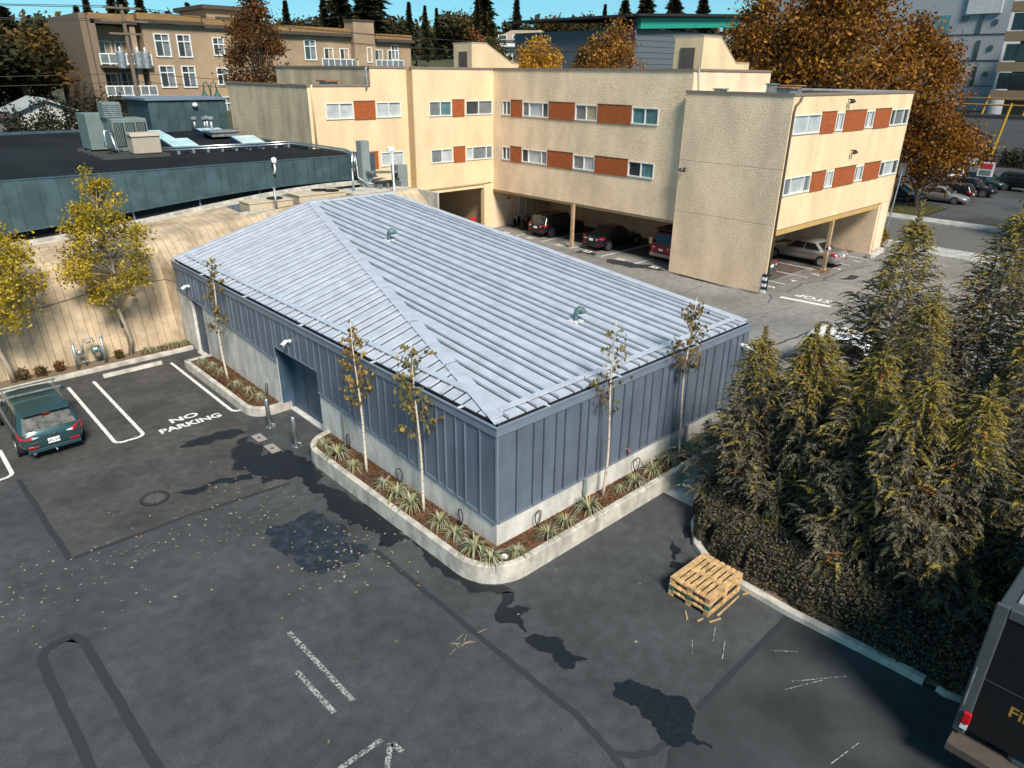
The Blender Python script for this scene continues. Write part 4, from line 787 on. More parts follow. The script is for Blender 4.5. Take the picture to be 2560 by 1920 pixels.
# south end block with its pier
I5 = [('w', 25.5, 28.35, 0, [.52], [GB, GB]), ('p', 28.42, 30.05, 0, 0, 0), ('w', 30.12, 31.05, 0, [.33, .66], [GD, GB, GD]), ('p', 31.12, 33.8, 0, 0, 0), ('w', 33.86, 34.98, 0, [.33, .66], [GD, GB, GD]), ('p', 35.06, 37.3, 0, 0, 0), ('w', 37.38, 40.15, 0, [.25, .72], [GD, GG, GD]),
      ('w', 25.5, 28.35, 1, [.25, .75], [GG, GB, GG]), ('p', 28.42, 30.0, 1, 0, 0), ('w', 30.05, 31.02, 1, [.33, .66], [GG, GB, GG]), ('p', 31.1, 33.78, 1, 0, 0), ('w', 33.84, 34.95, 1, [.33, .66], [GD, GB, GD]), ('p', 35.0, 37.3, 1, 0, 0), ('w', 37.38, 40.15, 1, [.25, .72], [GD, GB, GD])]
O5 = (0, 6.9, 0); mb = MB(); facade(mb, O5, UX, NY, 25.15, 40.3, 3.3, 9.75, holes(I5)); mb.quad((25.15, 6.9, 0), (25.5, 6.9, 0), (25.5, 6.9, 3.3), (25.15, 6.9, 3.3)); mb.build('wall', stucco_smooth, ap); bays(O5, UX, NY, I5)
mb = MB(); mb.quad((25.15, 6.9, 0), (25.15, 12.98, 0), (25.15, 12.98, 3.55), (25.15, 6.9, 3.55)); mb.quad((25.15, 6.9, 3.57), (25.15, 12.98, 3.57), (25.15, 12.98, 6.3), (25.15, 6.9, 6.3)); mb.quad((25.15, 6.9, 6.32), (25.15, 12.98, 6.32), (25.15, 12.98, 9.75), (25.15, 6.9, 9.75)); mb.quad((25.15, 12.98, 0), (25.6, 12.98, 0), (25.6, 12.98, 9.75), (25.15, 12.98, 9.75)); mb.quad((25.5, 6.9, 0), (25.5, 12.95, 0), (25.5, 12.95, 3.3), (25.5, 6.9, 3.3)); mb.box(25.16, 6.92, 3.5, 25.3, 12.9, 6.4)
mb.quad((40.3, 6.9, 0), (40.3, 24, 0), (40.3, 24, 9.75), (40.3, 6.9, 9.75)); mb.quad((25.5, 6.9, 3.3), (40.3, 6.9, 3.3), (40.3, 12.95, 3.3), (25.5, 12.95, 3.3)); mb.quad((33.75, 24, 2.8), (40.3, 24, 2.8), (40.3, 24, 9.75), (33.75, 24, 9.75)); mb.build('wall', stucco, ap)
B(25.5, 6.95, 2.98, 38.6, 7.25, 3.32).build('carport_beam', M('beam_ochre', (.50, .32, .12), .8, var=.12), ap); B(25.62, 12.95, 2.68, 25.9, 29.0, 2.86).build('carport_beam', stucco_trim_shade, ap)
# carport inner walls
mb = MB(); mb.box(31.5, 12.9, 0, 31.7, 29.3, 2.86); mb.box(25.56, 29.15, 0, 31.5, 29.3, 2.86); mb.box(25.5, 12.95, 0, 40.3, 13.1, 3.3); mb.box(38.9, 7.0, 0, 39.1, 12.95, 3.3); mb.box(39.1, 6.92, 0, 40.28, 7.1, 3.3); mb.build('carport_wall', stucco, ap)
for i, x in enumerate((38.7, 37.0, 35.6)): pass
mb = MB(); mb.box(24.7, 29.02, 0, 25.55, 29.4, 3.36); mb.box(18.76, 29.1, 3.02, 24.7, 29.5, 3.36); mb.box(18.76, 29.5, 0, 18.9, 36, 3.3); mb.box(18.76, 35.4, 0, 25.5, 35.6, 3.36); mb.box(25.3, 29.4, 0, 25.5, 36, 3.36); mb.box(18.8, 29.5, 3.3, 25.4, 36, 3.36); mb.box(20.6, 32.6, 0, 21.4, 35.4, 3.3); mb.box(22.8, 33.4, 0, 23.4, 35.4, 3.3); mb.build('garage_wall', stucco_smooth, ap)
B(18.9, 29.02, 3.28, 25.4, 29.1, 3.36).build('garage_trim', stucco_trim_shade, ap)
for (x, y, h) in ((25.25, 20.83, 2.86), (32.4, 7.02, 3.0)): p = B(x-.10, y-.10, 0, x+.10, y+.10, h).build('post', wood_post, ap, bevel=.01); B(x-.14, y-.14, 0, x+.14, y+.14, .06).build('post_base', conc_kerb, p)
MB().tube((32.3-.0, 6.95, 1.3), (32.5, 6.95, 1.3), .11).build('post_band', white_plastic, ap)
for x in (28.2, 28.95, 29.6): MB().tube((x, 29.05, .0), (x, 29.05, 2.85), .06, n=8).build('white_pipe', flash_white, ap)
# roofs and parapets
mb = MB(); mb.box(25.7, 13.1, 10.5, 33.6, 41.9, 10.62); mb.box(16.2, 29.8, 10.5, 25.7, 41.9, 10.6); mb.box(18.9, 29.15, 10.5, 25.7, 29.8, 10.6); mb.build('roof', roof_dark, ap)
mb = MB(); mb.box(25.3, 7.05, 9.42, 40.2, 12.95, 9.52); mb.box(33.75, 12.95, 9.42, 40.2, 24, 9.52); mb.box(11.95, 29.75, 9.42, 16.07, 40.6, 9.52); mb.build('lower_roof', roof_brown, ap)
def cop(name, segs, m=coping):
    for (x0, y0, x1, y1, z) in segs: B(x0, y0, z-.02, x1, y1, z+.10).build(name, m, ap)
cop('coping', [(25.50, 12.9, 25.80, 28.95, 10.8), (18.70, 28.95, 25.80, 29.2, 10.8), (16.02, 29.55, 18.70, 29.82, 10.8), (16.02, 29.82, 16.27, 42.05, 10.8), (25.8, 12.9, 33.8, 13.12, 10.8), (33.55, 13.12, 33.8, 42, 10.8),
     (25.10, 6.85, 25.35, 13.0, 9.75), (25.35, 6.85, 40.36, 7.1, 9.75), (11.77, 29.55, 16.02, 29.8, 9.78), (11.77, 29.8, 12.0, 40.75, 9.78)])
cop('roof_flashing', [(25.82, 13.2, 26.05, 28.9, 10.76), (40.1, 7.1, 40.36, 24, 9.75), (26.0, 12.75, 33.7, 12.89, 9.62), (12.05, 29.85, 12.3, 40.6, 9.7)], flash_white)
# stair heads with doors
for (X0, Y0, Xs_, dY) in ((27.0, 33.0, (0, 1.4, 4.0, 4.7), 2.1), (27.8, 14.0, (0, 1.7, 3.6, 5.1), 1.9)):
    mb = MB(); pts = [(X0, Y0, 10.6), (X0+Xs_[3], Y0, 10.6), (X0+Xs_[3], Y0, 11.2), (X0+Xs_[2], Y0, 11.2), (X0+Xs_[1], Y0, 12.5), (X0, Y0, 12.5)]; mb.prism(pts, (0, dY, 0)); sh = mb.build('stair_head', stucco_smooth, ap)
    B(X0-.05, Y0+.5, 10.62, X0, Y0+.5+.95, 12.0).build('stair_door', door_brown, sh); mb = MB()
    q = pts[2:]; 
    for a, b in zip(q, q[1:]): mb.prism([a, b, (b[0], b[1], b[2]+.12), (a[0], a[1], a[2]+.12)], (0, dY+.1, 0))
    o_ = mb.build('stair_coping', M('coping_tan', (.42, .31, .21), .8), sh)
for k, (x, y, w, h) in enumerate(((29.2, 9.4, .8, .45), (31.6, 11.6, .45, .6), (34.6, 11.9, .9, .5), (27.2, 12.2, .5, .35))):
    t = thing('roof_ventilator', ['square rusty-capped ventilator near the front edge of the lower roof', 'plain galvanised vent box in the middle of the lower roof', 'square rusty-capped ventilator at the back of the lower roof', 'small vent at the foot of the taller block'][k], 'ventilator', (x, y, 9.5)); B(x-w/2, y-w/2, 9.5, x+w/2, y+w/2, 9.52+h).build('box', galv, t, bevel=.01)
    MB().prism([(x-w*.65, y-w*.65, 9.52+h), (x+w*.65, y-w*.65, 9.52+h), (x+w*.65, y+w*.65, 9.52+h), (x-w*.65, y+w*.65, 9.52+h)], (0, 0, .08)).build('cap', M('rusty_cap', (.28, .14, .07), .8, var=.4, scale=8) if k in (0, 2) else galv, t, bevel=.03)
t = thing('roof_ventilator', 'rusty-capped ventilator on the low left roof beside the brick wall', 'ventilator', (14.3, 31.5, 9.5)); B(13.9, 31.1, 9.5, 14.7, 31.9, 10.0).build('box', galv, t); B(13.75, 30.95, 10.0, 14.85, 32.05, 10.1).build('cap', MATS['rusty_cap'], t)
# downpipes, wall lamps, corner guard
MB().path([(25.75, 6.78, 9.7), (25.7, 6.8, 9.5), (25.35, 6.82, 9.3), (25.28, 6.84, 9.0), (25.28, 6.84, .1)], .055, 8).build('downpipe', door_brown, ap, smooth=True)
MB().path([(12.05, 29.5, 9.85), (12.05, 29.52, 9.5), (12.05, 29.54, 6.4)], .06, 8).build('downpipe', stucco_smooth, ap, smooth=True)
MB().path([(15.7, 29.52, 9.6), (15.8, 29.5, 9.85), (15.8, 29.6, 10.7), (15.9, 29.6, 10.9)], .05, 8).build('downpipe', galv, ap, smooth=True)
MB().path([(26.2, 12.85, 9.6), (25.9, 12.85, 10.9)], .04, 8).build('downpipe', flash_white, ap)
def walllamp(c, N, label):
    c = Vector(c); N = Vector(N); s_ = Vector((0, 0, 1)).cross(N); t = thing('wall_lamp', label, 'lamp', c); MB().path([c, c+N*.12, c+N*.2+s_*.2], .03, 7).build('arm', gutter_dark, t)
    for k in (-1, 1): MB().path([c+N*.2+s_*(.1*k), c+N*.28+s_*(.14*k)+Vector((0, 0, -.16))], [.05, .10], 10).build('lamp_shade', gutter_dark, t)
walllamp((25.15, 12.6, 5.9), NX, 'small black twin spotlight on the pier wall'); walllamp((32.76, 6.9, 6.83), NY, 'small black twin spotlight between the window rows of the end wall'); walllamp((31.2, 6.9, 9.5), NY, 'small black spotlight under the parapet of the end wall')
for z in range(6): B(25.12, 6.84, .02+z*.17, 25.34, 7.06, .19+z*.17).build('corner_guard', white_plastic if z % 2 == 0 else M('guard_navy', (.02, .03, .07), .6), ap)
t = thing('notice_sign', 'small red and white notice on the carport wall above the bicycles', 'sign', (27.2, 29.13, 1.9)); B(27.0, 29.12, 1.75, 27.35, 29.145, 2.15).build('plate', white_plastic, t); B(27.05, 29.11, 1.95, 27.3, 29.12, 2.1).build('print', M('sign_red', (.5, .04, .04), .6), t)
t = thing('red_bin', 'red plastic bin just inside the garage opening', 'bin', (24.3, 29.9, 0)); MB().lathe([(.2, .01), (.25, .7), (.27, .72), (.27, .78), (.1, .84)], 16, (24.3, 29.9, 0)).build('body', M('bin_red', (.55, .02, .02), .5), t)
for k in range(3): tag(B(39.2-.9*k, 6.5-.12*k, 0, 39.95-.9*k, 6.8-.12*k, .32).build('stone_block', conc_kerb, bevel=.03, org=(39.5-.9*k, 6.6, 0)), 'low concrete block at the foot of the carport end wall, '+['nearest the street', 'in the middle', 'nearest the silver sedan'][k], 'block', 'blocks at the carport end wall')
# ================================================================== CARS
def paint(name, col, rough=.28, metal=.4): return M(name, col, rough, metal, var=.04, scale=2, coat=.6)
car_glass = M('car_glass', (.012, .016, .018), .05, var=.2, spec=.8); tyre_m = M('tyre', (.02, .02, .02), .8); rim_m = M('rim', (.5, .5, .52), .3, .8); lamp_red = M('lamp_red', (.45, .01, .015), .2, coat=.6); lamp_clear = M('lamp_clear', (.7, .72, .74), .12, spec=.7); trim_blk = M('trim_black', (.02, .02, .022), .5); chrome = M('chrome', (.7, .7, .7), .15, .95)
KIND = {  # deck/bonnet heights as fractions of H, greenhouse: rear base, rear roof, front roof, windscreen base (fractions of L from the rear)
 'hatch': dict(belt=.62, tail=.64, hood=.58, nose=.46, gh=(.015, .10, .56, .76), tilt=.13),
 'suv': dict(belt=.60, tail=.62, hood=.58, nose=.50, gh=(.02, .10, .58, .74), tilt=.11),
 'sedan': dict(belt=.62, tail=.66, hood=.60, nose=.46, gh=(.17, .30, .55, .72), tilt=.15),
 'van': dict(belt=.52, tail=.54, hood=.54, nose=.42, gh=(.01, .03, .72, .88), tilt=.07)}
def car(name, label, L, Wd, H, pm, kind, loc, rz, plate=True, rack=False, rimmat=None, group=None, cat='car', rearglass=None):
    k = KIND[kind]; t = thing(name, label, cat, loc, rz, group, local=True); w = Wd/2; gr = .17*H if kind != 'suv' else .19*H
    Y = lambda f: -L/2+L*f
    zb_ = k['belt']*H; st = [(0, .72, k['tail']*H*.80, .30*H), (.012, .86, k['tail']*H*.93, .22*H), (.05, .95, k['tail']*H, gr), (.16, .995, zb_*1.015, gr), (.35, 1, zb_, gr), (.55, 1, zb_*.99, gr), (.72, .99, k['hood']*H*1.0, gr), (.86, .97, (k['hood']*.6+k['nose']*.4)*H*.99, gr), (.95, .90, k['nose']*H*.98, gr), (.985, .80, k['nose']*H*.9, .2*H), (1, .66, k['nose']*H*.78, .26*H)]
    V = []; F = []; 
    for (f, ws, zt, zl) in st:
        ww = w*ws; ring = [(0, zl), (ww*.86, zl), (ww*.97, zl+.09*H), (ww*1.0, zl+(zt-zl)*.5), (ww*.985, zt-.07*H), (ww*.93, zt-.02*H), (ww*.75, zt+.005*H), (0, zt+.02*H)]
        pts = ring+[(-x, z) for x, z in ring[-2:0:-1]]
        V += [(x, Y(f), z) for x, z in pts]
    n = 14
    for i in range(len(st)-1):
        for j in range(n): F.append((i*n+j, i*n+(j+1) % n, (i+1)*n+(j+1) % n, (i+1)*n+j))
    F += [tuple(range(n))[::-1], tuple(range((len(st)-1)*n, len(st)*n))]
    F = [f[::-1] for f in F]
    body = MB().add(V, F).build('body', pm, t, smooth=True, sub=1)
    # greenhouse
    g0, g1, g2, g3 = k['gh']; zr = zb_-.03*H; wb, wt = w*.93, w*(.93-k['tilt']*1.35)
    def gp(s_, u, tt, off=0):     # side/ends interpolation
        y0, y1 = Y(g0)+(Y(g1)-Y(g0))*tt, Y(g3)+(Y(g2)-Y(g3))*tt; ww = wb+(wt-wb)*tt; z = zr+(H-.035*H-zr)*tt
        return y0, y1, ww, z
    V = []; rings = [(0, 0), (.3, 0), (.62, 0), (.88, 0), (.97, .03), (1.0, .10)]
    m_ = 16
    for tt, ins in rings:
        y0, y1, ww, z = gp(0, 0, tt); y0 += ins*L*.25; y1 -= ins*L*.25; ww -= ins*w*.9; c = .10
        rr = [(-ww+c, y0), (-ww*.4, y0-.03), (ww*.4, y0-.03), (ww-c, y0), (ww, y0+c), (ww, y0*.7+y1*.3), (ww, y0*.3+y1*.7), (ww, y1-c), (ww-c, y1), (ww*.4, y1+.05), (-ww*.4, y1+.05), (-ww+c, y1), (-ww, y1-c), (-ww, y0*.3+y1*.7), (-ww, y0*.7+y1*.3), (-ww, y0+c)]
        V += [(x, y, z+(ins*.22*H*.3)) for x, y in rr]
    F = []
    for i in range(len(rings)-1):
        for j in range(m_): F.append((i*m_+j, i*m_+(j+1) % m_, (i+1)*m_+(j+1) % m_, (i+1)*m_+j))
    F.append(tuple(range((len(rings)-1)*m_, len(rings)*m_)))
    cabin = MB().add(V, F).build('cabin', pm, t, smooth=True)
    def pane(nm, end, t0, t1, ux=None, f0=None, f1=None, mat=car_glass):
        q = []
        for tt in (t0, t1):
            y0, y1, ww, z = gp(0, 0, tt)
            if end in ('r', 'f'):
                y = y0-.032 if end == 'r' else y1+.052; sgn = -1 if end == 'r' else 1
                a, b = -ww*.84, ww*.84; row = [(a, y+(.028 if end == 'r' else -.045), z), (a*.45, y-.004*0, z), (b*.45, y, z), (b, y+(.028 if end == 'r' else -.045), z)]
                q.append([(x, yy+sgn*.014, zz) for x, yy, zz in row])
            else:
                s_ = end; ya, yb = y0+.1+(y1-y0-.2)*f0, y0+.1+(y1-y0-.2)*f1; q.append([(s_*(ww+.012), ya, z), (s_*(ww+.012), yb, z)])
        mb = MB(); a, b = q
        for i in range(len(a)-1):
            P = [a[i], a[i+1], b[i+1], b[i]]; mb.quad(*P)
        return mb.build(nm, mat, t)
    rw = pane('rear_window', 'r', .12, .86, mat=rearglass or car_glass); pane('windscreen', 'f', .08, .9)
    for s_ in (-1, 1):
        for (f0, f1) in ((.02, .20), (.23, .52), (.55, .93)) if kind != 'sedan' else ((.03, .46), (.50, .95)): pane('side_window', s_, .16, .84, f0=f0, f1=f1)
    R = .215*H if kind != 'sedan' else .222*H
    R = min(max(R, .31), .38)
    for s_ in (-1, 1):
        for f in (.185, .80):
            x = s_*(w-.10); wh = MB().lathe([(R*.62, -.10), (R*.96, -.10), (R, -.06), (R, .06), (R*.96, .10), (R*.62, .10)], 22, (x, Y(f), R), 'x').build('wheel', tyre_m, t, smooth=False)
            MB().lathe([(R*1.12, -.02), (R*1.12, .0), (R*.9, .005)], 22, (x+s_*.088, Y(f), R+.01), 'x').build('arch', trim_blk, t)
            mb = MB(); xo = x+s_*.095; mb.lathe([(R*.64, -.02), (R*.66, .012), (R*.58, .015), (R*.55, -.01)], 20, (xo, Y(f), R), 'x')
            for a in range(6):
                th = a*math.pi/3; c, s2 = math.cos(th), math.sin(th); mb.prism([(xo, Y(f)+c*.03-s2*.03, R+s2*.03+c*.03), (xo, Y(f)+c*R*.6-s2*.035, R+s2*R*.6+c*.035), (xo, Y(f)+c*R*.6+s2*.035, R+s2*R*.6-c*.035), (xo, Y(f)+c*.03+s2*.03, R+s2*.03-c*.03)], (s_*.018, 0, 0))
            mb.build('rim', rimmat or rim_m, wh)
        zt = k['tail']*H
        tl = MB().prism([(s_*w*.92, Y(.03), zt*.78), (s_*w*.96, Y(.075), zt*.80), (s_*w*.95, Y(.08), zt*.97), (s_*w*.88, Y(.03), zt*.96), (s_*w*.56, Y(.002), zt*.84), (s_*w*.60, Y(.0), zt*.76)], (0, -.035, 0)).build('tail_light', lamp_red, t)
        MB().prism([(s_*w*.60, Y(.004)-.045, zt*.765), (s_*w*.60, Y(.004)-.045, zt*.845), (s_*w*.40, Y(.004)-.045, zt*.80)], (0, .03, 0)).build('reverse_lens', lamp_clear, tl)
        MB().prism([(s_*w*.50, Y(.985), k['nose']*H*.84), (s_*w*.84, Y(.95), k['nose']*H*.90), (s_*w*.86, Y(.945), k['nose']*H*.72), (s_*w*.52, Y(.985), k['nose']*H*.68)], (0, .045, 0)).build('headlight', lamp_clear, t)
        MB().box(s_*w*1.0, Y(.665), zb_*.98, s_*(w+.17), Y(.665)+.10, zb_*1.12).build('mirror', pm, t, bevel=.03)
        if kind != 'van': MB().box(s_*w*.45, Y(0)-.012, .30*H, s_*w*.75, Y(0)+.05, .325*H).build('reflector', lamp_red, t)
        for f in (.40, .60): MB().box(s_*w*.985, Y(f), zb_*.80, s_*(w*1.012), Y(f)+.16, zb_*.82).build('door_handle', chrome if kind == 'sedan' else pm, t)
    bm_ = trim_blk if kind in ('suv',) else pm; B(-w*.78, Y(0)-.012, .19*H, w*.78, Y(.03), .27*H).build('rear_bumper', bm_, t, bevel=.02); B(-w*.7, Y(.98), .2*H, w*.7, Y(1)+.012, .3*H).build('front_bumper', bm_, t, bevel=.02)
    MB().box(-w*.4, Y(.99), k['nose']*H*.62, w*.4, Y(1)+.03, k['nose']*H*.74).build('radiator_grille', trim_blk, t)
    if plate:
        zp = .40*H if kind in ('suv',) else .335*H
        if kind == 'sedan': zp = .46*H
        p = MB().box(-.155, Y(0)-.03, zp, .155, Y(0)-.005, zp+.15).build('number_plate', white_plastic, t)
        if isinstance(plate, str): text_mesh(plate, .105, 'plate_text', trim_blk, p, (0, Y(0)-.032, zp+.035), (math.pi/2, 0, 0), bold=.01)
    if rack:
        for f in (.36, .52): MB().box(-w*.86, Y(f), H+.05, w*.86, Y(f)+.07, H+.085).box(-w*.80, Y(f)+.01, H-.05, -w*.76, Y(f)+.06, H+.05).box(w*.76, Y(f)+.01, H-.05, w*.80, Y(f)+.06, H+.05).build('roof_bar', galv, t)
    return t, Y, w
teal = paint('teal_paint', (.036, .085, .095)); blackp = paint('black_paint', (.008, .009, .011), .2, .2); navyp = paint('midnight_paint', (.008, .013, .020), .18, .3); redp = paint('red_paint_car', (.26, .008, .02)); silverp = paint('silver_paint', (.42, .41, .39), .3, .6); whitep = paint('white_paint', (.78, .79, .80), .3, 0); greyp = paint('grey_paint_car', (.09, .10, .11)); bluep = paint('blue_paint', (.02, .30, .60), .3, 0)
mz, Y_, w_ = car('hatchback_car', 'teal hatchback with silver roof bars parked at the concrete wall', 4.48, 1.76, 1.47, teal, 'hatch', (-6.74, 14.30, .006), 0, plate='VF2-37E', rack=True, rearglass=M('cluttered_glass', (.02, .025, .025), .08, scale=5, spec=.8, col2=(.22, .20, .17)))
emb = MB(); c_ = (0, Y_(0)+.015, .80)
emb.path([(-.085, Y_(0)-.055, .815), (-.04, Y_(0)-.06, .80), (0, Y_(0)-.062, .775), (.04, Y_(0)-.06, .80), (.085, Y_(0)-.055, .815)], .011, 6); emb.path([(.085*math.cos(a), Y_(0)-.05, .79+.06*math.sin(a)) for a in np.linspace(0, 6.283, 17)], .008, 6); emb.build('emblem', chrome, mz)
text_mesh('mazda 3', .09, 'badge_text', chrome, mz, (-.46, Y_(0)-.052, .60), (math.pi/2, 0, 0), bold=.01)
MB().prism([(-.62, Y_(.10), 1.41), (.62, Y_(.10), 1.41), (.60, Y_(.045), 1.375), (-.60, Y_(.045), 1.375)], (0, 0, .03)).build('spoiler', teal, mz, bevel=.01); B(-.09, Y_(.045)-.012, 1.35, .09, Y_(.07), 1.372).build('brake_light', lamp_red, mz)
MB().tube((-.55, Y_(0)-.04, .28), (-.55, Y_(0)+.2, .28), .045, n=12).build('exhaust', chrome, mz); MB().tube((.0, Y_(0)-.14, .30), (0, Y_(0)+.1, .28), .02).lathe([(.025, .28), (.03, .31), (.01, .34)], 10, (0, Y_(0)-.14, 0)).build('tow_ball', galv, mz)
car('compact_suv', 'black compact SUV in the carport beside the bicycles', 4.45, 1.80, 1.60, blackp, 'suv', (27.95, 24.75, .01), -math.pi/2, rimmat=M('dark_rim', (.10, .10, .10), .4, .6))
car('sedan_car', 'dark blue sedan in the carport behind the timber post', 4.55, 1.76, 1.46, navyp, 'sedan', (27.85, 19.45, .01), -math.pi/2)
rs, Yr, wr_ = car('large_suv', 'red SUV with tan bumper parked behind the pier wall', 5.2, 2.0, 1.95, redp, 'suv', (28.75, 14.35, .01), -math.pi/2)
B(-.8, Yr(0)-.04, .42, .8, Yr(0)+.1, .62).build('bumper_cover', M('tan_bumper', (.35, .29, .24), .5), rs, bevel=.03); B(-.85, Yr(.06), 1.96, .85, Yr(.5), 2.02).build('roof_rack', trim_blk, rs); B(-.92, Yr(0)-.02, 1.12, -.72, Yr(0)+.04, 1.5).build('cardboard', M('cardboard', (.4, .28, .15), .8), rs)
car('sedan_car', 'silver sedan parked beside the leaning timber post of the end carport', 4.93, 1.85, 1.44, silverp, 'sedan', (33.85, 9.05, .01), 0)
car('sedan_car', 'grey sedan tail just showing behind the striped pier corner', 4.6, 1.78, 1.44, greyp, 'sedan', (28.15, 10.45, .01), 0)
car('parked_van', 'white van roof showing behind the far metal roof edge', 4.9, 1.9, 1.98, whitep, 'van', (15.6, 9.55, .008), math.pi)
car('parked_suv', 'white SUV half hidden behind the cedar trees', 4.6, 1.85, 1.65, whitep, 'suv', (17.3, -1.4, .008), math.pi*.97)
FC = 'cars in the far car park'
car('far_sedan', 'silver sedan under the street maple in the far car park', 4.6, 1.75, 1.42, silverp, 'sedan', (65.6, 11.4, .01), math.pi, group=FC)
car('far_hatchback', 'black hatchback with a red tail lamp behind the silver far sedan', 4.4, 1.78, 1.5, blackp, 'hatch', (68.6, 11.8, .01), 0, group=FC)
car('far_suv', 'black SUV facing the street beside the far car park aisle', 4.6, 1.85, 1.68, blackp, 'suv', (72.3, 11.0, .01), math.pi, group=FC)
tx, _, _ = car('far_taxi', 'blue and white car behind the far black SUV', 4.6, 1.8, 1.5, whitep, 'sedan', (81.9, 15.0, .01), -math.pi/2, group=FC)
B(-.92, -2.0, .35, .92, .2, .90).build('blue_door', bluep, tx, bevel=.02)
car('far_suv', 'dark teal SUV by the sign post in the far car park', 4.5, 1.82, 1.62, teal, 'suv', (79.2, 11.7, .01), math.pi*.9, group=FC)
car('far_pickup', 'black pickup-like SUV at the right end of the far car park', 5.2, 1.95, 1.85, blackp, 'suv', (79.4, 8.0, .01), math.pi, group=FC)
car('far_wagon', 'dark wagon beneath the maple beside the pavement', 4.5, 1.78, 1.5, greyp, 'hatch', (63.4, 14.6, .01), math.pi, group=FC)
# bicycles
def bicycle(x, y, rz, col, label):
    t = thing('bicycle', label, 'bicycle', (x, y, .008), rz, 'bicycles in the carport', local=True); fm = M('bike_'+label[:5], col, .4, .3)
    for X in (-.52, .52):
        wh = MB().lathe([(.31, -.02), (.345, -.018), (.345, .018), (.31, .02), (.31, -.02)], 24, (X, 0, .345), 'y').build('wheel', tyre_m, t); mb = MB()
        for a in range(8): mb.tube((X, 0, .345), (X+.31*math.cos(a*.785), 0, .345+.31*math.sin(a*.785)), .004, n=4)
        mb.build('spokes', galv, wh)
    MB().tube((-.52, 0, .345), (-.1, 0, .30), .015).tube((-.52, 0, .345), (-.22, 0, .75), .013).tube((-.1, 0, .30), (-.24, 0, .85), .02).tube((-.1, 0, .30), (.36, 0, .78), .022).tube((-.22, 0, .74), (.35, 0, .83), .02).tube((.33, 0, .95), (.52, 0, .345), .018).build('frame', fm, t)
    MB().path([(.28, -.3, .98), (.33, -.12, 1.0), (.33, .12, 1.0), (.28, .3, .98)], .014, 6).build('handlebar', trim_blk, t); MB().box(-.36, -.06, .88, -.12, .06, .93).build('saddle', trim_blk, t, bevel=.02); MB().lathe([(.09, -.01), (.09, .01)], 16, (-.1, 0, .3), 'y').build('chainring', galv, t)
bicycle(27.35, 28.4, .5, (.4, .4, .4), 'silver bicycle leaning nearest the carport side wall'); bicycle(27.6, 27.6, .3, (.03, .15, .06), 'green bicycle between the silver bicycle and black SUV'); bicycle(27.2, 27.0, .2, (.3, .02, .05), 'red bicycle closest to the black SUV')
# ================================================================== PALLETS, TRUCK
def pallet(z, label, dx, dy, rz, strap=None):
    t = thing('wood_pallet', label, 'pallet', (2.36+dx, -4.33+dy, z), rz, 'stacked pallets', local=True); Lx, Ly = 1.30, 1.02
    wds = [.135, .085, .10, .10, .09, .09, .14]; gap = (Ly-sum(wds))/(len(wds)-1); y = -Ly/2
    for i, wd in enumerate(wds): B(-Lx/2+random.uniform(-.01, .01), y, .122, Lx/2+random.uniform(-.01, .01), y+wd, .144).build('deck_board', pallet_wood, t, bevel=.003); y += wd+gap
    for x in (-Lx/2, -.07, Lx/2-.14): B(x, -Ly/2, .100, x+.14, Ly/2, .121).build('stringer_board', pallet_wood, t)
    for x in (-Lx/2, -.07, Lx/2-.14):
        for y in (-Ly/2, -.06, Ly/2-.12):
            B(x, y, .022, x+.14, y+.12, .099).build('block', pallet_green if (strap and x < -.3 and abs(y+.06) > .01) or (strap and x < -.3) else pallet_wood, t, bevel=.004)
    for y in (-Ly/2, -.06, Ly/2-.12): B(-Lx/2, y, .0, Lx/2, y+.12, .021).build('bottom_board', pallet_black if strap else pallet_wood, t)
    return t
pallet(.006, 'weathered timber pallet at the bottom of the stack', 0, 0, 0); pallet(.152, 'timber pallet with green blocks in the middle of the stack', .01, .01, .01, True); pallet(.298, 'clean timber pallet on top of the stack', .05, .02, -.012)
for k, (x, y, l, a, lab) in enumerate(((1.42, -4.50, .26, .75, 'loose timber sliver left of the pallet stack'), (1.52, -4.78, .17, -.2, 'short timber scrap at the near pallet corner'), (1.74, -5.0, .3, -.35, 'pointed timber scrap in front of the pallet stack'), (2.35, -4.95, .9, .02, 'long thin lath along the right side of the pallets'), (3.0, -5.0, .22, -.3, 'broken block end between the pallets and kerb'))):
    o = MB().prism([(-l/2, -.022, 0), (l/2, -.01, 0), (l/2, .014, 0), (-l/2, .02, 0)], (0, 0, .02)).build('wood_scrap', pallet_wood); o.location = (x, y, .012); o.rotation_euler = (0, .0, a); tag(o, lab, 'wood scrap', 'timber scraps by the pallets')
tr = thing('box_truck', 'dark box truck with gold lettering on its rear shutter', 'truck', (4.5, -10.7, 0)); tw = M('truck_body', (.06, .07, .075), .45, .2, var=.1); tb = M('truck_black', (.008, .008, .009), .4)
X0, YA, YB, ZB, ZT = 1.62, -9.45, -11.95, .95, 3.42
B(X0, YB, ZB, X0+5.2, YA, ZT).build('box_body', tw, tr, bevel=.03); B(X0+.2, YB+.2, ZT, X0+5, YA-.2, ZT+.03).build('roof_panel', M('truck_roof', (.25, .28, .29), .5), tr)
mb = MB(); mb.box(X0-.05, YA-.16, ZB-.1, X0+.02, YA+.02, ZT+.02); mb.box(X0-.05, YB-.02, ZB-.1, X0+.02, YB+.16, ZT+.02); mb.box(X0-.05, YB+.16, ZT-.16, X0+.02, YA-.16, ZT+.02); mb.build('rear_frame', M('truck_frame', (.09, .10, .105), .5, .3), tr, bevel=.02)
sh = B(X0-.02, YB+.16, ZB, X0+.01, YA-.16, ZT-.16).build('shutter', tb, tr)
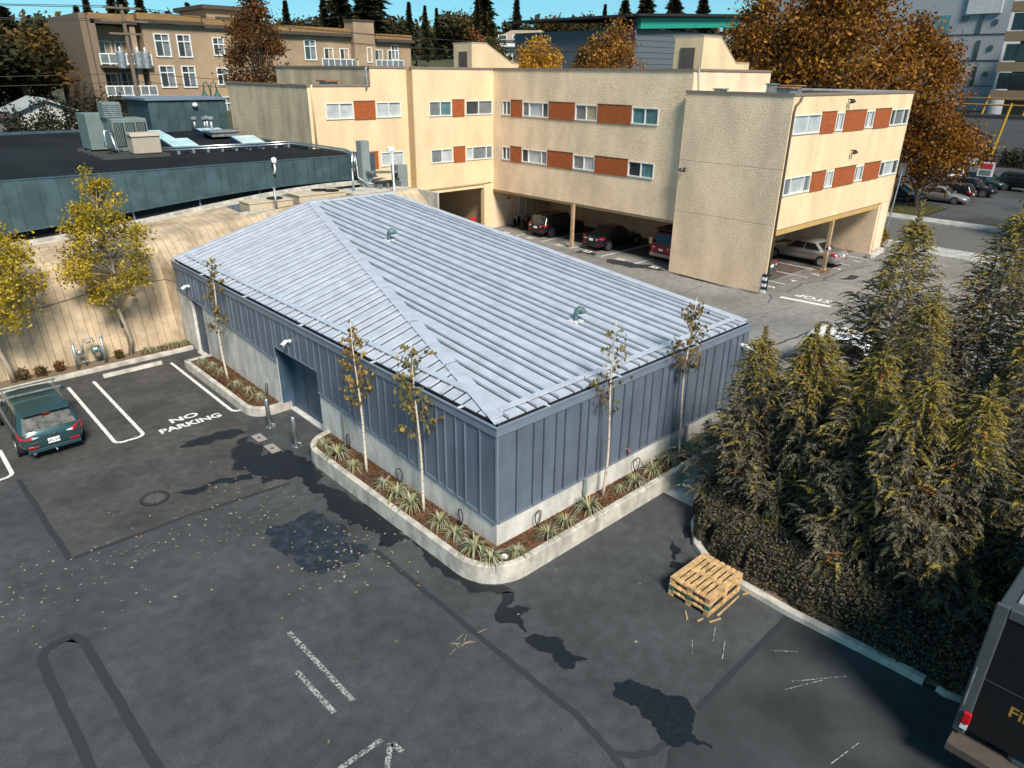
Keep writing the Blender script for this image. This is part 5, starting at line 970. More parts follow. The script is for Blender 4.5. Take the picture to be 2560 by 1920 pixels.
for i in range(1): B(X0-.028, YB+.16, 1.62+.42, X0-.018, YA-.16, 1.62+.43).build('shutter_seam', tw, sh)
text_mesh('Fine', .28, 'shutter_text', M('gold_letter', (.30, .17, .04), .6), sh, (X0-.025-4.5, YA-.80+10.7, 1.62), (math.pi/2, 0, -math.pi/2), bold=.02)
B(X0-.32, YB, .62, X0+.1, YA, .78).build('rear_step', M('step_wood', (.07, .055, .045), .8), tr, bevel=.01)
for y in (YA-.12, YB+.12): tl = B(X0-.09, y-.06, 1.08, X0-.04, y+.06, 1.32).build('tail_light', M('truck_lamp', (.55, .01, .015), .25), tr, bevel=.02); B(X0-.075, y-.05, .97, X0-.04, y+.05, 1.06).build('reverse_light', lamp_clear, tl)
B(X0+.0, YA-.1, .40, X0+.06, YA+.0, .5).build('marker_light', M('amber_lamp', (.5, .14, .02), .3), tr)
MB().tube((X0-.04, YA-.02, 1.4), (X0-.04, YA-.02, 2.2), .018).build('door_rod', galv, tr)
for x in (X0+1.0, X0+6.4):
    for y in (YA-.25, YB+.25): MB().lathe([(.25, -.14), (.46, -.14), (.48, -.08), (.48, .08), (.46, .14), (.25, .14)], 20, (x, y, .48), 'y').build('wheel', tyre_m, tr)
mb = MB(); mb.box(X0+5.3, YB+.1, .6, X0+7.3, YA-.1, 2.6); mb.box(X0, -11.2, .55, X0+5.4, -10.2, .92); mb.build('cab', tw, tr, bevel=.08)
# ================================================================== VEGETATION
def deciduous(name, label, x, y, z, H, R, base, nclump, nleaf, size, pal, seed, cat='tree', group=None, trunk_r=None, barkm=None, shape=1.0, spread=.32, zsq=1.0, limb=.62):
    """tapered trunk, limbs to leaf clumps, leaves spread through the crown volume"""
    r = random.Random(seed); rg = np.random.default_rng(seed); t = thing(name, label, cat, (x, y, z), group=group)
    tr_ = trunk_r or H*.018+.03; ch = H-base; cz = z+base+ch*.5; mb = MB(); top = z+base+ch*.85
    n = 10; P = [Vector((x+.015*H*math.sin(i*1.3+seed), y+.015*H*math.cos(i*1.1+seed), z+(top-z)*i/n)) for i in range(n+1)]
    mb.path(P, [tr_*(1.25-.25*min(1, i))*(1-.85*i/n)+.01 for i in range(n+1)], 8)
    C = []
    while len(C) < nclump:
        d = rg.normal(size=3); d /= np.linalg.norm(d); rad = rg.uniform(.25, 1)**.55; f = .5+.5*d[2]*rad
        prof_ = (1-f**2*.55*shape) if f > .35 else (.6+f)
        C.append((x+d[0]*rad*R*prof_, y+d[1]*rad*R*prof_, cz+d[2]*rad*ch*.5*zsq))
    for c in C:
        c = Vector(c); f = min(.92, max(.12, ((c.z-z)*limb)/(top-z))); p = P[int(f*n)]; m = p.lerp(c, .5)+Vector((0, 0, (.08 if limb < .8 else .02)*H*r.uniform(0, .5)))
        mb.path([p, m, c], [tr_*.34*(1-f)+.012, tr_*.2*(1-f)+.008, .006], 5)
    mb.build('trunk', barkm or bark, t, smooth=True)
    w_ = rg.uniform(.4, 1.6, nclump); idx = rg.choice(nclump, nleaf, p=w_/w_.sum()); Cc_ = np.array(C)
    P_ = Cc_[idx]+rg.normal(size=(nleaf, 3))*np.array([R*spread*.55, R*spread*.55, R*spread*.42])*w_[idx][:, None]**.5
    # one tone per clump with a little spread, the way leaves turn branch by branch
    tone = rg.integers(0, len(pal), nclump)[idx]; sw = rg.uniform(size=nleaf) < .35; tone[sw] = rg.integers(0, len(pal), sw.sum())
    leaves('crown', P_, size, LEAF, t, pal, .62, rng=rg, org=(x, y, z), pick=tone); return t
PK = ((.40, .28, .018), (.48, .33, .02), (.30, .22, .02), (.20, .17, .03), (.36, .24, .015), (.52, .38, .05))
tk = deciduous('street_tree', 'young yellow-green tree tied to a stake against the board-marked wall', -2.62, 19.05, .11, 7.3, 2.0, 1.7, 120, 9000, .115, PK, 101, trunk_r=.075, barkm=bark_pale, shape=1.3, spread=.15, limb=.9)
MB().tube((-2.60, 18.98, .1), (-2.62, 19.0, 1.65), .045, n=8).build('stake', bark, tk); MB().lathe([(.085, 1.3), (.085, 1.62)], 10, (-2.66, 19.03, 0)).build('tie', black_rubber, tk)
tk = deciduous('street_tree', 'yellow-green tree at the left edge of the picture by the wall', -6.7, 18.95, .11, 7.2, 2.1, 1.7, 120, 13000, .115, PK, 102, trunk_r=.08, barkm=bark_pale, shape=1.1, spread=.19, limb=.9)
# --- cedars: trunk, branches, drooping fan sprays
def cedar_mesh(seed, H, R, n_br=330, k=7):
    rg = np.random.default_rng(seed); r = random.Random(seed); mb = MB(); n = 12
    tip = Vector((r.uniform(-.25, .25), r.uniform(-.25, .25), H)); mb.path([tip*(i/n) for i in range(n+1)], [.09*(1-.93*i/n)+.006 for i in range(n+1)], 7)
    P = []; D = []; Sz = []; T = []
    for b in range(n_br):
        f = .02+.96*((b+r.random())/n_br); z = H*f; a = b*2.39996+r.uniform(-.4, .4); env = R*((1-f)**.9*1.08+.02)*(.72+.3*math.sin(a*3+seed+f*9))*r.uniform(.75, 1.15)
        if f < .12: env *= .8
        o = Vector((math.cos(a), math.sin(a), 0)); side = Vector((-o.y, o.x, 0)); s0 = tip*f
        e1 = s0+o*env*.6+Vector((0, 0, env*.34)); e2 = s0+o*env+Vector((0, 0, env*.46))
        if b % 3 == 0: mb.path([s0, e1, e2], [.018*(1-f)+.006, .008, .004], 4)
        m = max(2, int(k*(env/R)*1.5)+1)
        for q in range(m):
            u = 1-(q/m)*.72; c = s0.lerp(e1, u/.6) if u < .6 else e1.lerp(e2, (u-.6)/.4)
            ang = r.gauss(0, .75); d = (o*math.cos(ang)+side*math.sin(ang)); L = r.uniform(.30, .50)*(1-.35*f)
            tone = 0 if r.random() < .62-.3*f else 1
            if q == 0 or f > .75: tone = 2 if r.random() < .08+.75*f**1.5 else tone  # sunlight put into the tone: yellower tops and tips, darker sprays below
            if r.random() < .012: tone = 3
            # spray: rachis arching over, leaflets left and right in a fan
            lat = Vector((-d.y, d.x, 0)); ns = 7; rise = r.uniform(.15, .75)
            for i in range(ns):
                tt = i/(ns-1); base_ = c+d*L*tt+Vector((0, 0, rise*L*tt-.62*L*tt*tt))
                dirn = (d*(1-.15*tt)+Vector((0, 0, rise-1.1*tt))).normalized()
                for s_ in (-1, 1):
                    if i == ns-1 and s_ == 1: continue
                    v = (dirn*.75+lat*s_*(.85-.75*tt)+Vector((0, 0, -.12))).normalized(); ll = L*.36*(1-.5*tt)
                    P.append(tuple(base_+v*ll*.45)); D.append(tuple(v)); Sz.append(ll*1.15); T.append(tone)
    for i in range(60):        # sparse leader
        f = i/60; z = H*(.93+.13*f); a = i*2.4; v = Vector((math.cos(a), math.sin(a), .9)).normalized(); c = tip*(min(1, z/H))+Vector((0, 0, max(0, z-H)))
        P.append(tuple(c+v*.10*(1-f*.6))); D.append(tuple(v)); Sz.append(.22*(1-f*.5)); T.append(2 if i % 3 else 1)
    mb.path([tip, tip+Vector((0, 0, H*.06))], [.008, .003], 4)
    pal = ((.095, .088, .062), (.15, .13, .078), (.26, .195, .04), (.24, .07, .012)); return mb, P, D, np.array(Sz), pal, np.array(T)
CED = []
for s_, H_, R_ in ((1, 5.4, 1.75), (2, 5.0, 1.65), (3, 7.6, 2.4)):
    mbx, P, D, Sz, pal, T = cedar_mesh(s_, H_, R_, 560 if H_ < 7 else 760)
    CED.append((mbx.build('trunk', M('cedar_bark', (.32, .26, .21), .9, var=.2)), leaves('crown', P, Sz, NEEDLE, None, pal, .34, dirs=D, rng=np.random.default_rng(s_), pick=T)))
used = set()
def cedar(x, y, kind, s, rz, label):
    t = thing('cedar_tree', label, 'tree', (x, y, 0), rz, 'cedar trees behind the hedge', local=True); t.scale = (s, s, s)
    for o in CED[kind]:
        c = o if kind not in used else o.copy()
        if kind in used: COL.objects.link(c)
        c.parent = t
    used.add(kind)
for a in ((5.75, -3.35, 0, .92, 0, 'cedar nearest the concrete apron, leftmost of the front row'), (6.0, -4.55, 1, 1.04, 1, 'cedar of the front row, second from the concrete apron'), (5.75, -5.6, 0, .98, 2.1, 'cedar of the front row, third from the concrete apron'), (5.3, -6.75, 1, 1.05, 3, 'cedar of the front row, fourth from the concrete apron'), (5.2, -7.9, 0, .96, 4, 'cedar of the front row, fifth from the concrete apron'), (5.6, -9.1, 1, 1.0, 5, 'cedar at the truck end of the front row'),
          (7.9, -5.9, 2, .80, .4, 'mid-row cedar behind the gap in the front row'), (9.6, -4.5, 2, .98, 1.7, 'tall cedar of the back row nearest the white SUV'), (11.6, -6.2, 2, 1.0, 2.6, 'tall cedar of the back row in the middle'), (8.0, -8.0, 2, .85, 3.7, 'mid-row cedar near the truck'), (10.4, -8.6, 2, .95, 4.4, 'tall cedar of the back row behind the truck'), (13.6, -8.4, 2, 1.0, 5.5, 'tall cedar at the right edge of the picture'), (7.4, -4.2, 1, .95, .9, 'small cedar just behind the leftmost front cedar')):
    cedar(*a)
# --- clipped hedge along the kerb
rg = np.random.default_rng(31); hp = [(5.7, -2.95), (4.85, -3.2), (4.3, -3.8), (4.1, -4.7), (4.1, -6.5), (4.1, -8.5), (4.1, -9.3)]
def hedge_pt(n):
    seg = rg.integers(0, len(hp)-1, n); t = rg.uniform(size=n); A = np.array(hp)[seg]; Bq = np.array(hp)[seg+1]; c = A+(Bq-A)*t[:, None]; d = Bq-A; d /= np.linalg.norm(d, axis=1)[:, None]; nn = np.stack([-d[:, 1], d[:, 0]], 1)
    th = rg.uniform(-.1, math.pi+.1, n); w = .76+.07*np.sin(c[:, 0]*5+c[:, 1]*4); h = .92+.07*np.sin(c[:, 1]*3.1+c[:, 0])
    sx = np.sign(np.cos(th))*np.abs(np.cos(th))**.8*w; zz = np.abs(np.sin(th))**.75*h; dep = rg.uniform(.86, 1.04, n)
    return np.concatenate([c+nn*(sx*dep)[:, None], (zz*dep+.05)[:, None]], 1)
hd = thing('clipped_hedge', 'low clipped dark hedge along the kerb below the cedars', 'hedge', (3.9, -5.5, 0))
leaves('leaves', hedge_pt(30000), .065, LEAF, hd, ((.09, .083, .06), (.13, .115, .075), (.055, .053, .042), (.17, .125, .045), (.11, .10, .08)), .65, rng=rg, org=(3.9, -5.5, 0))
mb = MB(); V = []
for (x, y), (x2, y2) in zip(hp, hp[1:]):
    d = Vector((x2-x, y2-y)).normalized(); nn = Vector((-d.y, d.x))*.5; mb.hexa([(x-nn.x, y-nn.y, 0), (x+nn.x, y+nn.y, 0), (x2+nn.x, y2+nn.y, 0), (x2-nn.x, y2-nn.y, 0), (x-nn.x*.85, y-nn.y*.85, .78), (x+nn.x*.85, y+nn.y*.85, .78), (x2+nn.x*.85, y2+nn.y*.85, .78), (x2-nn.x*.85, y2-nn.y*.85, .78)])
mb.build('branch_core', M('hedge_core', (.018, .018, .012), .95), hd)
kp = [Vector((3.16, -8.62)), Vector((3.14, -7.9)), Vector((3.02, -6.0)), Vector((3.06, -4.8)), Vector((3.15, -3.9)), Vector((3.6, -3.2)), Vector((4.4, -2.6)), Vector((5.3, -2.35))]
kerb_mesh(kp[::-1], .2, 0, .13).build('kerb', conc_kerb, kind='structure'); sheet('hedge_bed', [(3.2, -8.6), (3.15, -4.8), (3.7, -3.2), (5.3, -2.5), (14, -2.6), (14, -9.5), (3.4, -9.5)], .05, soil)
kerb_mesh([Vector((3.2, -8.84)), Vector((3.17, -9.0)), Vector((3.24, -9.25)), Vector((3.6, -9.5))], .12, 0, .1).build('kerb', conc_kerb, kind='structure')
# low board fence at the far end of the metal building
fe = thing('board_fence', 'low grey horizontal board fence at the far end of the metal building', 'fence', (13.2, 1, 0)); fm = M('fence_grey', (.40, .36, .31), .9, var=.2, scale=3, stretch=(1, .3, 6))
for i in range(6): B(13.2, -2.5, .06+i*.2, 13.24, 3.1, .24+i*.2).build('board', fm, fe)
for y in (-2.4, .3, 3.0): B(13.25, y, 0, 13.35, y+.1, 1.3).build('post', fm, fe)
# fallen leaves and debris
rg = np.random.default_rng(77); P = np.concatenate([np.stack([rg.uniform(-9.5, -2.6, 190), rg.normal(5.7, 1.0, 190), np.full(190, .02)], 1), np.stack([rg.normal(-2.9, .7, 110), rg.normal(2.2, .7, 110), np.full(110, .02)], 1), np.stack([rg.uniform(-9, 3, 50), rg.uniform(-7, 12, 50), np.full(50, .02)], 1)])
P = np.array([p for p in P if not (p[0] > -1.4 and p[1] > -1.4)]); leaves('fallen_leaves', P, .075, LEAF, None, ((.40, .33, .25), (.3, .24, .17), (.46, .41, .34), (.33, .22, .1)), .55, flat=.93, kind='stuff', rng=rg)
P = np.stack([rg.normal(30.6, 1.1, 420), rg.normal(9.2, 1.2, 420), np.full(420, .025)], 1); P[:110] = np.stack([rg.normal(32.3, .35, 110), rg.normal(7.0, .25, 110), np.full(110, .03)], 1); P = P[P[:, 1] > 6.3]; leaves('fallen_leaves', P, .12, LEAF, None, ((.36, .13, .02), (.26, .09, .015), (.42, .2, .04)), .7, flat=.9, kind='stuff', rng=rg)
P = np.stack([rg.uniform(55.4, 62, 300), rg.uniform(9.6, 16, 300), np.full(300, .14)], 1); leaves('fallen_leaves', P, .2, LEAF, None, ((.36, .2, .03), (.26, .12, .015)), .7, flat=.9, kind='stuff', rng=rg)
P = np.stack([rg.uniform(40.4, 43, 260), rg.uniform(4, 9, 260), np.full(260, .14)], 1); leaves('fallen_leaves', P, .14, LEAF, None, ((.36, .2, .03), (.42, .26, .05)), .7, flat=.9, kind='stuff', rng=rg)
mb = MB(); 
for i in range(9): a = random.uniform(0, 6.28); x, y = -2.53+random.gauss(0, .16), -1.9+random.gauss(0, .1); mb.tube((x, y, .02), (x+.2*math.cos(a), y+.2*math.sin(a), .03), .006, .004, 5)
mb.build('twig_litter', M('twig', (.38, .28, .2), .9), kind='stuff')
# --- scratches on the asphalt near the truck
for k, (a, b) in enumerate((((1.4, -6.9), (2.3, -7.55)), ((1.9, -7.3), (1.1, -6.9)), ((.2, -8.2), (1.0, -8.35)), ((1.8, -6.2), (2.2, -6.6)), ((.6, -5.2), (.9, -5.0)), ((1.2, -5.3), (1.6, -5.1)), ((.9, -5.7), (1.4, -5.45)))): line('scratch', *a, *b, .018, paint_worn, .0155)
# ================================================================== BACKGROUND
ORANGE = ((.20, .075, .010), (.27, .105, .012), (.13, .05, .008), (.33, .15, .016), (.085, .038, .008)); RUST = ((.13, .045, .010), (.18, .07, .014), (.08, .033, .01), (.10, .055, .018)); GOLD = ((.55, .28, .015), (.62, .36, .03), (.42, .18, .012), (.3, .14, .015)); DKG = ((.022, .026, .014), (.034, .034, .015), (.05, .042, .016), (.016, .02, .012)); OLIVE = ((.05, .045, .015), (.08, .06, .016), (.11, .07, .015), (.035, .035, .014))
MA = 'street maples behind the apartments'
deciduous('maple_tree', 'tall orange-brown maple rising behind the end block roof', 45.5, 14.6, 0, 18.5, 6.2, 4.5, 190, 30000, .27, ORANGE, 201, group=MA, barkm=bark_pale, spread=.22)
deciduous('maple_tree', 'broad orange maple right of the end block, leaning over the street', 55.6, 12.6, 0, 15.2, 4.3, 2.6, 170, 26000, .25, ORANGE, 202, group=MA, spread=.22)
deciduous('maple_tree', 'rust-coloured maple just behind the second stair head', 43.6, 19.6, 0, 15.8, 4.2, 5, 110, 15000, .27, ORANGE, 203, group=MA, barkm=bark_pale, spread=.24)
deciduous('maple_tree', 'low spreading orange maple over the parked silver sedan', 60.2, 11.8, 0, 8.6, 4.6, 1.9, 90, 11000, .26, ORANGE, 204, group=MA, spread=.26)
deciduous('maple_tree', 'dark orange maple filling the gap behind the tall maple', 54, 20.5, 0, 18, 6.0, 4, 130, 17000, .30, ORANGE, 205, group=MA, spread=.24)
deciduous('maple_tree', 'small orange tree at the right edge beyond the cedars', 52.5, -1.6, .1, 6.5, 3.2, 1, 60, 4200, .30, ORANGE, 206, group=MA, spread=.28)
deciduous('maple_tree', 'reddish bush-like tree at the right edge above the cedars', 38, -4.6, 0, 4.6, 2.5, .5, 45, 3200, .22, ((.2, .05, .02), (.13, .045, .015), (.25, .1, .02)), 207, group=MA, spread=.3)
deciduous('autumn_tree', 'dark red-brown tree in front of the beige condominium', 17.5, 47.5, 5.2, 11.2, 3.0, .9, 120, 14000, .2, RUST, 208, shape=1.5, spread=.24)
deciduous('autumn_tree', 'bright yellow tree on the slope behind the cream roof', 70.5, 69.5, 6, 9.6, 3.9, 1.5, 60, 8000, .3, GOLD, 209, shape=.9, spread=.26)
deciduous('autumn_tree', 'upright orange tree beside the grey green-roofed building', 58.5, 45.6, 3, 13.2, 4.2, 1.5, 80, 9000, .3, ((.30, .12, .02), (.22, .085, .015), (.36, .17, .025), (.16, .08, .02)), 210, shape=1.4, spread=.24)
deciduous('autumn_tree', 'reddish tree top showing behind the first stair head', 51, 60.5, 5, 10.2, 2.6, 1.5, 40, 2600, .35, ((.25, .07, .02), (.18, .06, .015), (.3, .12, .02)), 211, spread=.28)
deciduous('autumn_tree', 'olive tree left of the bright yellow tree', 66, 76, 7, 8.6, 3.4, 1, 45, 3400, .4, OLIVE, 212, spread=.28)
deciduous('autumn_tree', 'brownish tree right of the bright yellow tree', 78, 66, 7, 8.2, 3.0, 1, 45, 3200, .4, ((.14, .075, .015), (.1, .055, .014), (.2, .11, .02)), 213, spread=.28)
shrub(41.2, 7.5, 0, .8, 1.3, 900, 61, 'yellowish shrub at the street corner of the apartments', ((.3, .2, .03), (.2, .15, .03)), size=.15)
# conifers of the skyline
def fir_mesh(seed, H, R, n):
    rg = np.random.default_rng(seed); f = rg.uniform(0, 1, n)**.8; tier = (f*H*1.1) % 1.0; env = R*((1-f)**.85)*(.62+.5*(1-tier))*(1+.18*np.sin(f*40+seed)); a = rg.uniform(0, 6.283, n); env *= (.8+.35*np.sin(a*3+f*17+seed)); q = rg.uniform(.25, 1, n)**.6
    P = np.stack([np.cos(a)*env*q, np.sin(a)*env*q, H*(.06+.94*f)-env*q*.22], 1); D = np.stack([np.cos(a), np.sin(a), -.45+.5*f], 1); return P, D
FIR = []
for s_, (H_, R_, n_, pal) in enumerate(((14, 2.6, 3600, DKG), (13, 3.4, 4200, DKG), (12, 3.0, 3600, OLIVE))):
    P, D = fir_mesh(s_+50, H_, R_, n_); mbx = MB().path([(0, 0, 0), (.1, 0, H_*.5), (0, .05, H_*.98)], [.28, .16, .02], 7)
    FIR.append((mbx.build('trunk', bark), leaves('crown', P, 1.0, NEEDLE, None, pal, .35, dirs=D, rng=np.random.default_rng(s_)), H_))
def round_mesh(seed, H, R, n, pal):
    rg = np.random.default_rng(seed); nc = 26; d = rg.normal(size=(nc, 3)); d /= np.linalg.norm(d, axis=1)[:, None]; C = d*rg.uniform(.4, 1, (nc, 1))*np.array([R, R, H*.36])+np.array([0, 0, H*.62]); i = rg.integers(0, nc, n); P = C[i]+rg.normal(size=(n, 3))*R*.2
    mb = MB().path([(0, 0, 0), (.1, 0, H*.4), (0, .1, H*.8)], [.25, .18, .05], 7)
    for c in C[:9]: mb.tube((0, 0, H*.35), tuple(c), .08, .02, 5)
    return mb.build('trunk', bark), leaves('crown', P, .62, LEAF, None, pal, .6, rng=rg, pick=(i*7) % len(pal)), H
FIR.append(round_mesh(61, 10, 3.6, 3600, OLIVE)); FIR.append(round_mesh(62, 10, 3.8, 3600, ((.05, .042, .014), (.09, .055, .014), (.16, .09, .018), (.03, .03, .012))))
usedf = set()
def skytree(kind, x, y, topz, label, wide=1., group='trees on the hillside skyline', base=None):
    z = terrain_h(x, y)-.3 if base is None else base; H = topz-z; s = H/FIR[kind][2]; t = thing('fir_tree' if kind < 3 else 'round_tree', label, 'tree', (x, y, z), random.uniform(0, 6), group, local=True); t.scale = (s*wide, s*wide, s)
    for o in FIR[kind][:2]:
        c = o if kind not in usedf else o.copy()
        if kind in usedf: COL.objects.link(c)
        c.parent = t
    usedf.add(kind)
left = [(1, 5.9, 83.2, 16.8, 1.1), (1, 8.4, 88, 16.4, 1.3), (3, 10.7, 92.5, 15.9, 1.2), (3, 3.0, 78, 14.2, 1.5), (4, 7.2, 80, 13.0, 1.5), (3, -2, 80, 15, 1.4), (4, 10.6, 86, 13.8, 1.3)]
for i, a in enumerate(left): skytree(*a[:4], f'dark tree at the left edge behind the white gable house, {ordinal(i)} of the cluster', a[4], 'dark trees left of the condominium')
bk = [(0, 26.3, 124.8, 20.6, .8), (0, 24.9, 125.2, 19.3, .8), (0, 29.7, 123.9, 21.2, .95), (0, 31.1, 123.4, 22.4, .9), (0, 33.5, 122.8, 20.8, 1.1), (0, 40.1, 120.4, 20.4, .7), (0, 41.3, 120.1, 19.4, .8), (3, 37.8, 121.2, 18.6, 1.2), (3, 28, 126, 17.5, 1.3), (3, 34.5, 124, 17.4, 1.2), (3, 44, 118, 18, 1.2)]
for i, a in enumerate(bk): skytree(*a[:4], f'dark conifer over the condominium roof, {ordinal(i)} listed from the left block', a[4])
hl = [(0, 67.7, 140.9, 23.6, 1), (0, 74.4, 137.4, 24.6, 1.1), (1, 77.2, 135.9, 28.5, 1.5), (1, 82.3, 132.6, 30.5, 1.6), (0, 89.2, 127.9, 24.0, .9), (0, 91.9, 125.9, 23.4, .8), (0, 94.0, 124.6, 23.0, .8), (3, 97.5, 122.1, 22.2, 1.3), (0, 100.6, 119.0, 25.0, .8), (3, 71, 139, 20.5, 1.4), (3, 86, 131, 21, 1.4)]
for i, a in enumerate(hl): skytree(*a[:4], f'dark skyline tree above the condominium chimney, {ordinal(i)} counting towards the yellow tree', a[4])
h2 = [(3, 110.4, 136.9, 23.4, 1.3), (1, 114.7, 133.3, 29.0, 1.5), (2, 113, 131, 23.5, 1.5), (0, 120.6, 128.0, 27.6, .9), (3, 123.5, 125.2, 21.4, 1.3), (4, 127, 122.2, 22.6, 1.3), (4, 131, 117.7, 22.4, 1.3), (4, 133.4, 115.8, 22.8, 1.3), (0, 135.0, 112.8, 25.6, .8), (1, 138.5, 109.6, 26.5, 1.4), (1, 142, 106.2, 28.6, 1.5), (1, 147, 101.6, 28.2, 1.5), (1, 152, 97.1, 27.4, 1.4)]
for i, a in enumerate(h2): skytree(*a[:4], f'skyline tree above the hillside houses, {ordinal(i)} counting towards the green-roofed building', a[4])
# the wood behind reads as one mass
rg = np.random.default_rng(88); n = 26000; X = rg.uniform(-60, 260, n); s_ = rg.uniform(205, 300, n); Yw = s_*1.414-X; ok = Yw > 20; X, Yw = X[ok], Yw[ok]; Hh = np.array([terrain_h(a, b) for a, b in zip(X, Yw)]); cell = np.sin(X*.55)*np.cos(Yw*.47)+np.sin(X*.21+Yw*.17); P = np.stack([X, Yw, Hh+rg.uniform(0, 1, len(X))*(5.5+2.4*cell)], 1)
leaves('distant_wood', P, 2.6, NEEDLE, None, DKG+OLIVE, .6, kind='stuff', rng=rg)
n = 16000; X = rg.uniform(40, 170, n); s_ = rg.uniform(95, 165, n); Yw = s_*1.414-X; ok = (Yw > 50) & (np.hypot(X-70, Yw-70) > 12) & (np.abs(X-88) > 8); X, Yw = X[ok], Yw[ok]; Hh = np.array([terrain_h(a, b) for a, b in zip(X, Yw)]); cell = np.sin(X*.7)*np.cos(Yw*.6); P = np.stack([X, Yw, Hh+rg.uniform(0, 1, len(X))*(2.4+1.6*cell)], 1)
leaves('hillside_scrub', P, 1.1, LEAF, None, OLIVE+((.16, .1, .02), (.2, .09, .015), (.03, .035, .014)), .6, kind='stuff', rng=rg)
# --- beige condominium
co = thing('condominium', 'long beige three-storey condominium with white-railed balconies behind the dark roof', 'building', (30, 80, 5)); cw = mult_noise(M('condo_stucco', (.36, .255, .165), .9, var=.06), .85, 1.05, .3); cbk = M('condo_brick', (.20, .145, .10), .9, var=.15, scale=2, stretch=(1, 1, 4)); cfa = M('condo_fascia', (.07, .055, .045), .8); cgold = M('condo_band', (.26, .15, .06), .85); wh = M('condo_white', (.72, .72, .70), .6)
mb = MB(); mb.box(12.4, 75.5, 5, 12.95, 88, 15.6); mb.box(12.95, 75, 5, 13.6, 88, 15.4); mb.build('brick_wall', cbk, co)
fw_items = [(18.9, 20.5), (21.2, 22.7), (25.0, 26.3), (28.9, 30.2), (36.4, 38.0), (48.9, 50.1)]
zrow = [(11.75, 14.0), (8.75, 10.95), (5.9, 7.95)]
hs = [(a, b, z0+(.25 if b-a < 1.4 else 0), z1-(.15 if b-a < 1.4 else 0)) for a, b in fw_items for z0, z1 in zrow]
mb = MB(); facade(mb, (0, 75, 0), UX, NY, 17.9, 31.5, 5, 14.9, [h for h in hs if h[1] < 31.5]); facade(mb, (0, 75.8, 0), UX, NY, 31.5, 52, 5, 14.6, [h for h in hs if h[0] > 31.5]); mb.box(13.6, 77.2, 5, 18.0, 88, 14.6); mb.box(17.92, 75.05, 5, 17.98, 77.3, 14.9); mb.box(31.45, 75.05, 5, 31.5, 75.8, 14.8); mb.box(52, 75.8, 5, 52.1, 88, 14.6); mb.build('wall', cw, co)
for (a, b, z0, z1) in hs:
    O_ = (0, 75 if b < 31.5 else 75.8, 0); w = window(co, O_, UX, NY, a, b, z0, z1, [.5], [GD, GG], .12, wh, .08); fb(MB(), O_, UX, NY, a+.1, b-.1, z1-.75, z1-.65, -.08, .06).build('transom', wh, w)
for (x0, x1, y0, z) in ((17.5, 24.2, 74.4, 14.9), (24.2, 31.6, 74.6, 14.7), (31.6, 45, 75.2, 14.5), (46.5, 52.4, 75.2, 14.1), (13.2, 17.6, 75.0, 14.7)): B(x0, y0, z, x1, 88, z+.35).build('eaves', cfa, co); B(x0+.1, y0+.5, z+.35, x1-.1, 87, z+.95).build('roof_band', cgold, co)
mb = MB(); mb.box(26, 78, 14.8, 31.5, 86, 16.8); tw_ = mb.build('roof_tower', cw, co); B(25.5, 77.5, 16.8, 32, 86.5, 17.2).build('tower_eaves', cfa, tw_); B(27, 77.9, 15.4, 30.5, 78, 16.1).build('tower_band', cfa, tw_)
mb = MB(); mb.box(42.9, 74.9, 5, 45.9, 77, 16.3); ch = mb.build('chimney', cw, co); B(42.8, 74.8, 16.3, 46, 77.1, 16.5).build('chimney_cap', cfa, ch); window(co, (0, 74.9, 0), UX, NY, 44.6, 45.4, 11.6, 13.4, [], [GD], .12, wh, .06)
for (z, x0, x1, y0) in ((10.9, 13.3, 18.3, 74.6), (7.9, 13.3, 18.3, 74.6), (10.9, 38.2, 43.3, 74.9), (10.9, 45.9, 50.3, 74.9)):
    b = B(x0, y0, z-.25, x1, 77.2, z-.02).build('balcony', cfa, co); B(x0, y0, z+1.0, x1, y0+.1, z+1.1).build('handrail', wh, b); B(x0, y0, z+.12, x1, y0+.1, z+.2).build('rail', wh, b); n = int((x1-x0)/.75)
    for i in range(n+1): x = x0+(x1-x0-.1)*i/n; B(x, y0-.02, z, x+.1, y0+.12, z+1.0).build('baluster', wh, b)
    B(x0+.1, y0+.03, z+.2, x1-.1, y0+.06, z+1.0).build('rail_glass', glass_grey, b)
for (x, y, z0) in ((14.0, 77.15, 11), (15.6, 77.15, 11), (14.0, 77.15, 8), (15.6, 77.15, 8), (39.0, 75.75, 11), (41.2, 75.75, 11), (46.3, 75.75, 11), (48.3, 75.75, 11)): window(co, (0, y, 0), UX, NY, x, x+1.3, z0, z0+2.2, [.5], [GD, GG], .12, wh, .06, name='balcony_door')
B(16.8, 75.2, 5, 17.3, 75.6, 14.6).build('column', cw, co)
